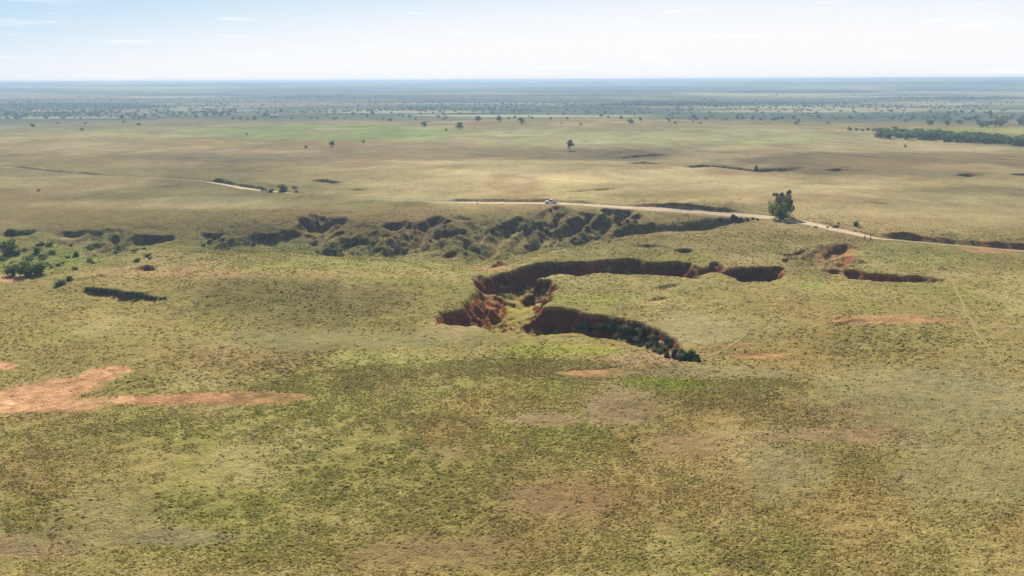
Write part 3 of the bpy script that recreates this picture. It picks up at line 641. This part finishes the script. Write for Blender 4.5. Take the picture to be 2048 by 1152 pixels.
def make_tufts(n, r0, r1, blades, size, name):
    x, y = sample_land(n, r0, r1)
    zc = grid_lookup(zz, x, y)[:, 0]; cc = grid_lookup(gc, x, y); sm = grid_lookup(g_smooth, x, y)[:, 0]; lu = grid_lookup(g_lush, x, y)[:, 0]
    ba = grid_lookup(g_bare, x, y)[:, 0]; rd_ = grid_lookup(rdist, x, y)[:, 0]; pd_ = grid_lookup(pdist, x, y)[:, 0]
    cl = fbm(x, y, 1.7, 2, 301) + 0.9 * fbm(x, y, 7, 3, 303) + 0.5 * fbm(x, y, 30, 2, 305)
    p = smooth(-1.1, 1.0, cl + 0.25 * lu) * (1 - smooth(255, 335, np.hypot(x, y))) * (1 - 0.88 * sm) * (1 - 0.99 * smooth(0, .8, ba)) * (rd_ > 3.2) * (pd_ > 0.5)
    k = rng.uniform(0, 1, n) < p
    x, y, zc, cc, lu = x[k], y[k], zc[k], cc[k], lu[k]; n = len(x)
    s = size * np.minimum(rng.lognormal(0, 0.4, n), 1.9) * (0.85 + 0.35 * lu)
    tint = cc * rng.uniform(1.2, 1.6, n)[:, None]
    gr = (rng.uniform(0, 1, n) < 0.35)[:, None]
    tint = np.where(gr, tint * np.array([0.88, 0.98, 0.74]), tint)
    V = np.zeros((n, blades, 3, 3), np.float32); C = np.zeros((n, blades, 3, 3), np.float32)
    ax, ay, ah = x + rng.normal(0, .15, n) * s, y + rng.normal(0, .15, n) * s, zc + s * rng.uniform(0.16, 0.52, n)
    tw = rng.uniform(0, 6.28, n); st_ = rng.uniform(0.8, 1.6, n); sa = rng.uniform(0, 6.28, n)
    ring = []
    for b in range(blades):
        a = tw + 2 * math.pi * (b + rng.uniform(-.3, .3, n)) / blades; q_ = s * rng.uniform(0.55, 1.3, n)
        dx, dy = np.cos(a) * q_, np.sin(a) * q_; pr = dx * np.cos(sa) + dy * np.sin(sa)
        ring.append(np.stack([x + dx + pr * (st_ - 1) * np.cos(sa), y + dy + pr * (st_ - 1) * np.sin(sa), zc - 0.05 + rng.uniform(-.02, .1, n) * s], -1))
    for b in range(blades):
        V[:, b, 0] = ring[b]; V[:, b, 1] = ring[(b + 1) % blades]; V[:, b, 2] = np.stack([ax, ay, ah], -1)
        C[:, b] = (tint * rng.uniform(0.85, 1.15, n)[:, None])[:, None, :]
    nv = n * blades * 3
    me = mesh_from(name, V.reshape(-1, 3), faces3=np.arange(nv).reshape(-1, 3), smoothf=False, colour=np.clip(C.reshape(-1, 3), 0, 1) * ALB)
    o = link(name, me, mat=M_grass)
    return tag(o, 'low grass tufts covering the prairie in the foreground', 'grass', kind='stuff')
make_tufts(210000, 56, 130, 6, 0.23, 'grass_tufts')
o = make_tufts(260000, 130, 340, 5, 0.32, 'grass_clumps'); o['label'] = 'grass clumps speckling the prairie around the gullies'

# ------------------------------------------------------------------ foliage builders
def leaf_cloud(lobes, leaf, base, var=0.3, shell=0.55):
    """lobes: (cx,cy,cz,rx,ry,rz,n). Leaf clumps as small random quads spread through each lobe"""
    V, C = [], []
    for cx, cy, cz, rx, ry, rz, n in lobes:
        d = rng.normal(size=(n, 3)); d /= np.linalg.norm(d, axis=1)[:, None]
        rr = rng.uniform(shell ** 3, 1, n) ** (1 / 3) * (1 + 0.13 * rng.normal(size=n))
        P = np.array([cx, cy, cz]) + d * rr[:, None] * np.array([rx, ry, rz])
        t1 = rng.normal(size=(n, 3)); t1 /= np.linalg.norm(t1, axis=1)[:, None]
        nn = d + 0.9 * rng.normal(size=(n, 3)); t2 = np.cross(nn, t1); t2 /= np.linalg.norm(t2, axis=1)[:, None] + 1e-9
        s = leaf * rng.uniform(0.6, 1.35, n)[:, None]
        q = np.stack([P - t1 * s, P + t2 * s * 0.6, P + t1 * s, P - t2 * s * 0.6], 1)
        V.append(q.reshape(-1, 3))
        tone = rng.uniform(1 - var, 1 + var) * rng.uniform(0.75, 1.25, n)
        hue = rng.uniform(-0.12, 0.12, n)
        cc = np.stack([base[0] * tone * (1 + hue), base[1] * tone, base[2] * tone * (1 - hue)], -1)
        C.append(np.repeat(cc, 4, axis=0))
    return np.vstack(V), np.clip(np.vstack(C), 0.004, 1)
def crown_mesh(name, lobes, leaf, base, **k):
    V, C = leaf_cloud(lobes, leaf, base, **k)
    return mesh_from(name, V, faces4=np.arange(len(V)).reshape(-1, 4), smoothf=False, colour=C)

def limb_mesh(name, limbs):
    """limbs: lists of (x,y,z,radius): tapered tubes joined in one mesh"""
    V, F = [], []; base = 0; S = 7
    for L in limbs:
        L = np.array(L, float); n = len(L)
        for i in range(n):
            t = L[min(i + 1, n - 1), :3] - L[max(i - 1, 0), :3]; t /= np.linalg.norm(t) + 1e-9
            a = np.cross(t, [0.3, 0.9, 0.1]); a /= np.linalg.norm(a) + 1e-9; b = np.cross(t, a)
            for k in range(S):
                an = 2 * math.pi * k / S; V.append(L[i, :3] + (a * math.cos(an) + b * math.sin(an)) * L[i, 3])
        for i in range(n - 1):
            for k in range(S):
                F.append((base + i * S + k, base + i * S + (k + 1) % S, base + (i + 1) * S + (k + 1) % S, base + (i + 1) * S + k))
        base += n * S
    return mesh_from(name, np.array(V), faces4=np.array(F))

def merge_tree_mesh(name, lobes, leaf, base, trunk, mat_leaf):
    """small far tree: crown and stem in one mesh"""
    V, C = leaf_cloud(lobes, leaf, base); F = np.arange(len(V)).reshape(-1, 4)
    tv, tf = [], []; S = 5
    for i, (z, r) in enumerate(trunk):
        for k in range(S):
            a = 2 * math.pi * k / S; tv.append((math.cos(a) * r, math.sin(a) * r, z))
    for i in range(len(trunk) - 1):
        for k in range(S): tf.append((i * S + k, i * S + (k + 1) % S, (i + 1) * S + (k + 1) % S, (i + 1) * S + k))
    tf = np.array(tf) + len(V)
    me = mesh_from(name, np.vstack([V, tv]), faces4=np.vstack([F, tf]), smoothf=False, colour=np.vstack([C, np.tile([0.08, 0.065, 0.05], (len(tv), 1))]))
    me.materials.append(mat_leaf); return me

def rand_lobes(w, h, n, per, low=0.3):
    out = []
    for _ in range(n):
        a = random.uniform(0, 6.283); rr = random.uniform(0, 0.33) * w
        zc = random.uniform(low, 0.78) * h; k = 1 - abs(zc / h - 0.5)
        out.append((math.cos(a) * rr, math.sin(a) * rr, zc, w * random.uniform(.2, .34) * k * 1.3, w * random.uniform(.2, .34) * k * 1.3, h * random.uniform(.16, .26), per))
    return out

LEAF_G = (0.13, 0.185, 0.052); LEAF_D = (0.055, 0.085, 0.030); LEAF_O = (0.15, 0.165, 0.055)
# unit shapes, one metre wide or high, shared by the copies
bush_meshes = [crown_mesh('bush_foliage', rand_lobes(1.0, 0.78, 10, 44, 0.1) , 0.075, (LEAF_D, LEAF_G, LEAF_D, LEAF_G, LEAF_O)[i % 5]) for i in range(5)]
for me in bush_meshes: me.materials.append(M_leaf)
stem_mesh = limb_mesh('bush_stems', [[(0.02 * k, 0.02, -0.12, .03), (math.cos(k * 1.3) * .12, math.sin(k * 1.3) * .12, .25, .018), (math.cos(k * 1.3) * .28, math.sin(k * 1.3) * .28, .52, .008)] for k in range(5)]); stem_mesh.materials.append(M_bark)
grove_meshes = [merge_tree_mesh('small_tree', rand_lobes(1.1, 1.0, 9, 20, 0.25), 0.12, (np.array(LEAF_G) * .95).tolist(), [(-.08, .045), (.25, .035), (.78, .02)], M_farleaf) for i in range(4)]
far_meshes = [merge_tree_mesh('small_tree', rand_lobes(1.1, 1.0, 7, 22, 0.32), 0.12, (LEAF_D, LEAF_G, LEAF_D)[i % 3], [(-.08, .045), (.25, .035), (.78, .02)], M_farleaf) for i in range(6)]

def bush(px, py, wpx, label, group=None, kind=None, hmul=1.0, name='bush', z_off=-0.05, cat='bush'):
    p = p2w(px, py); w = wpx * slant(p) / FPX
    t = thing(name, label, cat, (p[0], p[1], p[2] + z_off), random.uniform(0, 6.28), group)
    k = random.randrange(5) if kind is None else kind
    f = link('foliage', bush_meshes[k], t); f.scale = (w, w, w * hmul)
    s = link('stem', stem_mesh, t); s.scale = (w, w, w * hmul)
    return t
def small_tree(px, py, hpx, label, group=None, name='tree', wmul=1.0, cat='tree', xyz=None, grove=False):
    p = p2w(px, py) if xyz is None else xyz; h = 0.85 * hpx * slant(p) / FPX if xyz is None else hpx
    o = link(name, random.choice(grove_meshes if grove else far_meshes)); o.location = (p[0], p[1], p[2] - 0.1); o.rotation_euler = (0, 0, random.uniform(0, 6.28)); o.scale = (h * wmul, h * wmul, h)
    return tag(o, label, cat, group)

# ------------------------------------------------------------------ the big tree beside the road
p = p2w(1559, 437); S = slant(p) / FPX
t = thing('roadside_tree', 'large leafy green tree with a ragged upright crown beside the dirt road', 'tree', (p[0], p[1], p[2] - .1))
H = 52 * S; W = 42 * S
lob = []
spec = [(-.30,.28,.20,.20),(.02,.24,.22,.18),(.32,.30,.18,.22),(-.34,.48,.16,.17),(-.10,.50,.20,.20),(.20,.48,.20,.20),(.38,.55,.13,.20),(-.20,.70,.15,.15),(.04,.74,.15,.15),(.28,.78,.14,.16),(.36,.92,.08,.10),(-.04,.88,.08,.08),(-.24,.84,.08,.07),(.22,.66,.15,.14),(0,.36,.26,.18),(-.2,.16,.22,.14),(.18,.14,.22,.13),(0,.10,.2,.1),(-.4,.36,.1,.16),(.42,.38,.1,.18)]
for a, zc, rw, rh in spec:
    for _ in range(2):
        lob.append((a * W + random.uniform(-.4, .4), random.uniform(-.25, .25) * W, zc * H + random.uniform(-.3, .3), rw * W, rw * W * .9, rh * H * .8, 110))
link('crown', crown_mesh('crown', lob, 0.30, LEAF_G, var=.38), t, M_leaf)
link('trunk', limb_mesh('trunk', [[(0, 0, -.4, .32), (.1, 0, 1.2, .26), (.2, .1, 2.6, .2), (.4, .2, H * .55, .12), (.9, .2, H * .8, .05)], [(.05, 0, .8, .2), (-.9, .3, 2.6, .13), (-1.9, .5, H * .5, .05)], [(.15, 0, 1.6, .18), (1.3, -.2, 3.2, .12), (2.3, -.3, H * .6, .05)], [(.1, 0, 1.2, .16), (.2, -1.0, 3.0, .1), (.4, -1.8, H * .5, .04)]]), t, M_bark)

# lone leaning tree in the middle distance
p = p2w(1139, 301); S = slant(p) / FPX; H = 21 * S
t = thing('lone_tree', 'lone dark round-crowned tree leaning on the open plain beyond the road', 'tree', (p[0], p[1], p[2] - .2))
lob = [(.12 * H + random.uniform(-.2, .2) * H, random.uniform(-.2, .2) * H, H * random.uniform(.5, .86), H * .2, H * .2, H * .15, 70) for _ in range(11)] + [(-.12 * H, 0, H * .42, H * .12, H * .12, H * .1, 60)]
link('crown', crown_mesh('crown', lob, 0.42, (0.075, 0.11, 0.036)), t, M_leaf)
link('trunk', limb_mesh('trunk', [[(0, 0, -.4, .45), (.1, 0, H * .25, .36), (.9, 0, H * .55, .2), (1.6, 0, H * .8, .06)], [(.05, 0, H * .2, .25), (-1.4, .3, H * .45, .08)]]), t, M_bark)

# ------------------------------------------------------------------ shrubs along the creek at the left
B = [(20,508,30,'tall dark shrub at the left edge of the creek thicket',1,1.0),(33,509,14,'small dark shrub tucked against the tallest creek shrub',3,.8),
     (28,551,26,'rounded green bush, leftmost of the pair in front of the creek thicket',1,0.95),(55,553,36,'broad bright green bush at the front of the creek thicket',3,0.95),(82,548,32,'round green bush at the right end of the creek thicket front',1,0.85),
     (54,525,22,'low bush behind the broad bright green creek bush',3,0.7),(75,505,16,'yellowish olive bush right of the tall dark creek shrub',4,1.0),(152,514,14,'small dark bush alone on the creek flat',0,0.9),
     (121,570,24,'low dark bush at the head of the bushy ditch',2,0.6),(140,561,15,'small bush beside the thin red bank',0,0.7),(62,468,26,'long low shrub under the far left cut bank',2,0.45),(24,468,22,'low shrub at the left edge under the cut bank',0,0.45)]
for a, b, w, l, k, hm in B: bush(a, b, w, l, 'shrubs along the creek', k, hm)
for _ in range(34):
    bush(5 + 300 * random.random() ** 1.6, random.uniform(488, 540), random.uniform(7, 14), 'small olive bush scattered on the creek flat', 'small bushes on the creek flat', random.choice([1, 3, 4]), .6)
# bushes in the ditch
for i in range(17):
    tt = i / 16; bush(176 + 155 * tt + random.uniform(-2, 2), 579 + 20 * tt + random.uniform(-1, 2), random.uniform(11, 17) * (1 - .35 * tt), 'dark bush in the row filling the narrow ditch', 'bushes in the narrow ditch', random.choice([0, 2]), .7)
# bushes choking the right arm of the near gully
strip_a = [(1150,655),(1188,655),(1221,655),(1252,655),(1288,663),(1329,675),(1364,698),(1398,719)]
strip_b = [(1150,667),(1188,672),(1221,676),(1252,682),(1288,698),(1329,714),(1364,722),(1398,724)]
def along(P, t):
    f = t * (len(P) - 1); i = min(int(f), len(P) - 2); f -= i
    return P[i][0] * (1 - f) + P[i + 1][0] * f, P[i][1] * (1 - f) + P[i + 1][1] * f
for i in range(88):
    tt = 0.02 + 0.98 * ((i + random.random()) / 88) ** .7; a = along(strip_a, tt); b = along(strip_b, tt); k = random.random()
    bush(a[0] * (1 - k) + b[0] * k, a[1] * (1 - k) + b[1] * k, random.uniform(9, 24) * (1 - .25 * tt), 'dark leafy bush crowding the shaded right arm of the near gully', 'bushes in the near gully', random.choice([0, 2, 4, 1]), random.uniform(.7, 1.1))
# bushes in the creek bottom and the eroded slope
for n_, x0, x1, y0, y1, w0, w1, lab, grp in [
    (20, 620, 960, 478, 512, 7, 14, 'green bush in the eroded creek bottom left of the near gully', 'bushes in the creek bottom'),
    (24, 990, 1280, 430, 488, 7, 14, 'green bush on the deeply eroded slope below the parked truck', 'bushes on the eroded slope'),
    (9, 1430, 1520, 431, 442, 7, 12, 'low green bush in the shallow draw beside the big roadside tree', 'bushes in the draw by the road'),
    (9, 500, 605, 377, 385, 8, 15, 'round bush along the left stretch of the dirt road', 'bushes beside the left road stretch'),
    (8, 380, 520, 470, 500, 7, 12, 'small bush below the cut bank of the creek', 'bushes below the cut bank'),
    (5, 1630, 1700, 446, 458, 5, 9, 'low bush on the far verge of the dirt road right of the big tree', 'bushes on the right road verge')]:
    for _ in range(n_): bush(random.uniform(x0, x1), random.uniform(y0, y1), random.uniform(w0, w1), lab, grp, random.choice([0, 2, 1, 4]), .62)
bush(567, 383, 22, 'largest green bush beside the left stretch of the dirt road', None, 1, .8)
bush(1712, 452, 12, 'upright bush standing alone above the road right of the big tree', None, 2, 1.2)
bush(1512, 342, 10, 'dark upright bush on the far cut bank', None, 2, 1.6)

# ------------------------------------------------------------------ distinct trees of the middle distance
for a, b, h, l in [(664,293,13,'small dark tree standing alone on the brown rise at the left'),(727,286,8,'tiny tree near the edge of the green field'),(849,254,13,'tree with a wedge-shaped crown at the green field edge'),(920,259,17,'broad pale tree at the right end of the green field'),
    (893,262,6,'small shrub left of the broad field tree'),(164,262,7,'small bush on the pale left meadow'),(66,255,8,'wide dark bush on the left meadow'),(612,296,6,'tiny dark bush on the left rise'),(493,270,5,'tiny dark bush on the green meadow'),
    (955,244,14,'round tree at the foot of the scrubland, first of two'),(998,244,13,'round bluish tree right of its twin at the scrubland foot'),(1043,247,15,'tall tree standing just right of the field trees'),(1260,249,14,'round dark tree above the pale meadow'),(1388,238,10,'round tree on the far scrub plain'),
    (78,383,6,'tiny shrub on the left slope near the track'),(1810,295,6,'tiny shrub below the creekside wood'),(1786,240,8,'small tree beyond the left end of the creekside wood')]:
    small_tree(a, b, h, l, wmul=1.15)
for a, b, h, w in [(1860,250,12,1.2),(1893,250,11,1.2),(1918,249,10,1.1),(1962,254,13,1.3),(1975,255,14,1.3),(1990,254,15,1.3),(2003,252,15,1.2),(2040,249,13,1.2),(2052,250,13,1.2)]:
    small_tree(a, b, h, 'leafy tree in the loose clumps behind the creekside wood', 'trees behind the creekside wood', wmul=w, grove=True)
for i in range(92):
    tt = (i + random.random()) / 92; x = 1752 + 330 * tt; yb = 276 + 17 * tt - random.uniform(0, 11) * (.55 + .6 * (1 - tt))
    small_tree(x, yb, random.uniform(11, 18), 'leafy green tree packed in the dense creekside wood', 'trees of the creekside wood', wmul=random.uniform(1.0, 1.35), grove=True)
for x, yb in [(1700,262),(1712,262),(1724,263),(1735,262),(1746,263),(1758,263),(1775,262),(1790,261),(1832,264),(1842,262)]:
    small_tree(x, yb, random.uniform(6, 9), 'small tree in the thin row left of the creekside wood', 'trees in the thin row', wmul=1.4)

# scattered trees on the far plain
def far_density(x, y):
    d = 0.16 + 0.25 * max(0, 1 - abs(y - 237) / 5)
    if x < 470: d += 0.75 * max(0, 1 - abs(y - 229) / 18)
    if x > 1400: d += .1
    if y > 242: d = 0.03 + (.2 if x > 1350 and y < 250 else 0)
    return min(d, 1)
cnt = 0
while cnt < 265:
    x = random.uniform(-20, 2068); y = random.uniform(222, 252)
    if random.random() > far_density(x, y): continue
    if x > 470 and random.random() < .35: y = 239 + random.uniform(-1.5, 1.5)
    if 400 < x < 960 and y > 243: continue
    if x < 470:
        l, g = 'small dark tree in the scrubby woodland strip at the far left', 'trees of the far left woodland'
    else:
        l, g = 'small dark tree dotted over the hazy plain beyond the meadows', 'trees dotted over the far plain'
    small_tree(x, y, random.uniform(4, 8.5), l, g, wmul=random.uniform(1.0, 1.4)); cnt += 1

# woods and scrub farther out, one mass
tv = []; tf = []; tcx = []; off = 0
base_sets = []
for i in range(5):
    V, C = leaf_cloud(rand_lobes(1.1, 1.0, 4, 7, 0.3), 0.22, LEAF_D); base_sets.append((V, C))
n = 0
while n < 5000:
    x = random.uniform(-60, 2108); y = 172 + (random.random() ** 0.8) * 58
    dens = 0.035
    if x < 480: dens += .7 * max(0, 1 - abs(y - 213) / 14)
    for a, b, rx, ry, s in [(1330,208,190,5,.9),(930,205,240,4,.7),(820,212,160,5,.5),(1600,186,220,5,.7),(1500,206,260,5,.6),(1900,197,180,5,.7),(1880,181,150,4,.6),(150,212,220,6,1),(700,216,250,6,.3),(1100,216,300,8,.3),(500,200,260,4,.6),(1750,212,250,6,.4)]:
        dens += s * math.exp(-(((x - a) / rx) ** 2 + ((y - b) / ry) ** 2) * 1.2)
    n += 0.34
    if random.random() > dens: continue
    p = on_plane(x, y, -4.0); n += 0.66
    V, C = random.choice(base_sets); h = random.uniform(2.8, 5.2); w = h * random.uniform(1.1, 1.8); a = random.uniform(0, 6.28)
    z = p
    q = np.stack([V[:, 0] * math.cos(a) - V[:, 1] * math.sin(a), V[:, 0] * math.sin(a) + V[:, 1] * math.cos(a), V[:, 2]], -1) * np.array([w, w, h])
    tv.append((q, p)); tcx.append(C * random.uniform(.8, 1.2))
P = np.array([p for _, p in tv]); Z = h0(P[:, 0], P[:, 1])
V = np.vstack([q + np.array([p[0], p[1], z - .2]) for (q, p), z in zip(tv, Z)]); C = np.vstack(tcx)
o = link('distant_woods', mesh_from('distant_woods', V, faces4=np.arange(len(V)).reshape(-1, 4), smoothf=False, colour=C), mat=M_farleaf)
tag(o, 'hazy woods and scrub on the plain towards the horizon', 'woods', kind='stuff')

# ------------------------------------------------------------------ white pickup on the road
def bm_to(name, bm, mat, parent):
    me = bpy.data.meshes.new(name); bm.to_mesh(me); bm.free()
    for f in me.polygons: f.use_smooth = False
    me.materials.append(mat)
    return link(name, me, parent)
def prism(profile, y0, y1, inset=None):
    """side outline (x,z) given thickness from y0 to y1; inset narrows the upper points"""
    bm = bmesh.new(); A, Bv = [], []
    for x, z in profile:
        k = inset(z) if inset else 0
        A.append(bm.verts.new((x, y0 + k, z))); Bv.append(bm.verts.new((x, y1 - k, z)))
    bm.faces.new(A); bm.faces.new(Bv[::-1]); n = len(A)
    for i in range(n): bm.faces.new((A[i], Bv[i], Bv[(i + 1) % n], A[(i + 1) % n]))
    bmesh.ops.recalc_face_normals(bm, faces=bm.faces); return bm
def cyl(r, w, y, x, z, seg=20):
    bm = bmesh.new(); bmesh.ops.create_cone(bm, cap_ends=True, segments=seg, radius1=r, radius2=r, depth=w)
    bmesh.ops.rotate(bm, verts=bm.verts, cent=(0, 0, 0), matrix=Matrix.Rotation(math.pi / 2, 3, 'X')); bmesh.ops.translate(bm, verts=bm.verts, vec=(x, y, z)); return bm
def box(x0, x1, y0, y1, z0, z1):
    bm = bmesh.new(); bmesh.ops.create_cube(bm, size=1.0); bmesh.ops.scale(bm, verts=bm.verts, vec=(x1 - x0, y1 - y0, z1 - z0)); bmesh.ops.translate(bm, verts=bm.verts, vec=((x0 + x1) / 2, (y0 + y1) / 2, (z0 + z1) / 2)); return bm
p = np.array(p2w0(1102, 405.2)); dd, tt, _ = line_dist(np.array([p[0]]), np.array([p[1]]), road_line)
k = int(np.argmin(((road_line - p) ** 2).sum(1))); c0 = road_line[k]; tg = road_line[k + 1] - road_line[k - 1]
zr = float(land(c0[0], c0[1])[0]) + 0.07
truck = thing('pickup_truck', 'white pickup truck stopped on the pale dirt road', 'truck', (c0[0], c0[1], zr), math.atan2(-tg[1], -tg[0]))
lower = [(2.75,.45),(2.80,.75),(2.72,1.02),(1.35,1.12),(1.0,1.16),(-.85,1.16),(-.90,1.18),(-2.75,1.18),(-2.80,.55),(-2.45,.48),(-2.20,.48),(-2.12,.78),(-1.90,.93),(-1.50,.93),(-1.28,.78),(-1.20,.42),(1.25,.42),(1.33,.78),(1.55,.93),(1.95,.93),(2.17,.78),(2.25,.45)]
bm = prism(lower, -.97, .97, lambda z: 0.03 if z > 1 else 0); bm_to('body', bm, M_white, truck)
cab = [(1.12,1.17),(.45,1.80),(-.70,1.84),(-.88,1.17)]
bm_to('cab', prism(cab, -.90, .90, lambda z: 0.13 if z > 1.5 else 0), M_white, truck)
ws = bmesh.new(); vs = [ws.verts.new(v) for v in [(1.075,-.78,1.24),(1.075,.78,1.24),(.535,.68,1.745),(.535,-.68,1.745)]]; f = ws.faces.new(vs)
bmesh.ops.solidify(ws, geom=[f], thickness=0.02); bmesh.ops.translate(ws, verts=ws.verts, vec=(.02, 0, .02)); bm_to('windscreen', ws, M_glass, truck)
for s in (-1, 1):
    for x0, x1, x2, x3 in ((.92, .42, .02, .02), (-.06, -.06, -.62, -.72)):
        g = bmesh.new(); vs = [g.verts.new(v) for v in [(x0, s * .905, 1.24), (x1, s * .795, 1.74), (x2, s * .795, 1.74), (x3, s * .905, 1.24)]]; f = g.faces.new(vs); bmesh.ops.solidify(g, geom=[f], thickness=0.02)
        bm_to('side_window', g, M_glass, truck)
rw = bmesh.new(); vs = [rw.verts.new(v) for v in [(-.89,-.75,1.26),(-.89,.75,1.26),(-.75,.66,1.74),(-.75,-.66,1.74)]]; f = rw.faces.new(vs); bmesh.ops.solidify(rw, geom=[f], thickness=0.02); bm_to('rear_window', rw, M_glass, truck)
bm_to('cargo_bed', box(-2.66, -1.0, -.80, .80, 1.175, 1.19), M_trim, truck)
bm_to('bumper', box(2.76, 2.92, -.92, .92, .42, .66), M_trim, truck); bm_to('bumper', box(-2.96, -2.79, -.92, .92, .45, .66), M_trim, truck)
for s in (-1, 1):
    bm_to('headlight', box(2.74, 2.80, s * .72 - .16, s * .72 + .16, .76, .94), M_lampclear, truck)
    bm_to('tail_light', box(-2.81, -2.76, s * .86 - .08, s * .86 + .08, .72, 1.08), M_lampred, truck)
    bm_to('mirror', box(.78, .92, s * 1.06 - .10, s * 1.06 + .10, 1.2, 1.38), M_trim, truck)
    for x in (1.75, -1.70):
        w = bm_to('wheel', cyl(.40, .27, s * .83, x, .40), M_tyre, truck)
        bm_to('rim', cyl(.24, .285, s * .83, x, .40, 12), M_rim, w)

# ------------------------------------------------------------------ gate posts by the road, and the far white shed
for i, (a, b, lab) in enumerate([(1729,478,'weathered fence post beside the road, the left of the pair'),(1740,480,'weathered fence post beside the road, the right of the pair'),(954,407,'short dark fence post at the left end of the pale road')]):
    p = p2w(a, b); t = thing('fence_post', lab, 'post', (p[0], p[1], p[2]), 0, 'fence posts along the road')
    link('post', limb_mesh('post', [[(0, 0, -.4, .13), (.01, 0, .6, .12), (.03, .01, 1.45, .11), (.03, .01, 1.5, .02)]]), t, M_post)
    link('brace', limb_mesh('brace', [[(.75, .1, -.2, .07), (.08, .02, 1.15, .06)]]), t, M_post)
p = p2w(550, 234.5); S = slant(p) / FPX
t = thing('farm_shed', 'small farm shed with a bright white metal roof among far trees', 'shed', (p[0], p[1], p[2]), .25)
bm_to('wall', prism([(-5.5,-.5),(5.5,-.5),(5.5,3),(-5.5,3)], -3.5, 3.5), M_wall, t)
bm = bmesh.new(); vs = [bm.verts.new(v) for v in [(-6,-4.2,2.9),(6,-4.2,2.9),(6,0,5.2),(-6,0,5.2),(6,4.2,2.9),(-6,4.2,2.9)]]
f1 = bm.faces.new((vs[0], vs[1], vs[2], vs[3])); f2 = bm.faces.new((vs[3], vs[2], vs[4], vs[5])); bmesh.ops.solidify(bm, geom=[f1, f2], thickness=0.12)
bm_to('roof', bm, M_sheet, t)
bm_to('door', box(-1.6, 1.6, -3.62, -3.503, -.3, 2.6), M_trim, t)

# ------------------------------------------------------------------ haze: the air over the plain
TOP = CAM_H + 4
hb = box(-43000, 43000, -43000, 43000, -60, TOP)
mh = bpy.data.materials.new('haze_air'); mh.use_nodes = True; mh.cycles.volume_sampling = 'DISTANCE'; mh.cycles.homogeneous_volume = True; nt = mh.node_tree; nt.nodes.clear()
pv = nt.nodes.new('ShaderNodeVolumePrincipled'); pv.inputs['Density'].default_value = 0.00027; pv.inputs['Color'].default_value = (0.60, 0.80, 1.0, 1); pv.inputs['Anisotropy'].default_value = 0.2
pv.inputs['Density Attribute'].default_value = ''
ho = nt.nodes.new('ShaderNodeOutputMaterial'); nt.links.new(pv.outputs['Volume'], ho.inputs['Volume'])
me = bpy.data.meshes.new('haze'); hb.to_mesh(me); hb.free(); me.materials.append(mh)
tag(link('haze', me), 'pale blue haze over the plain', 'haze', kind='stuff')
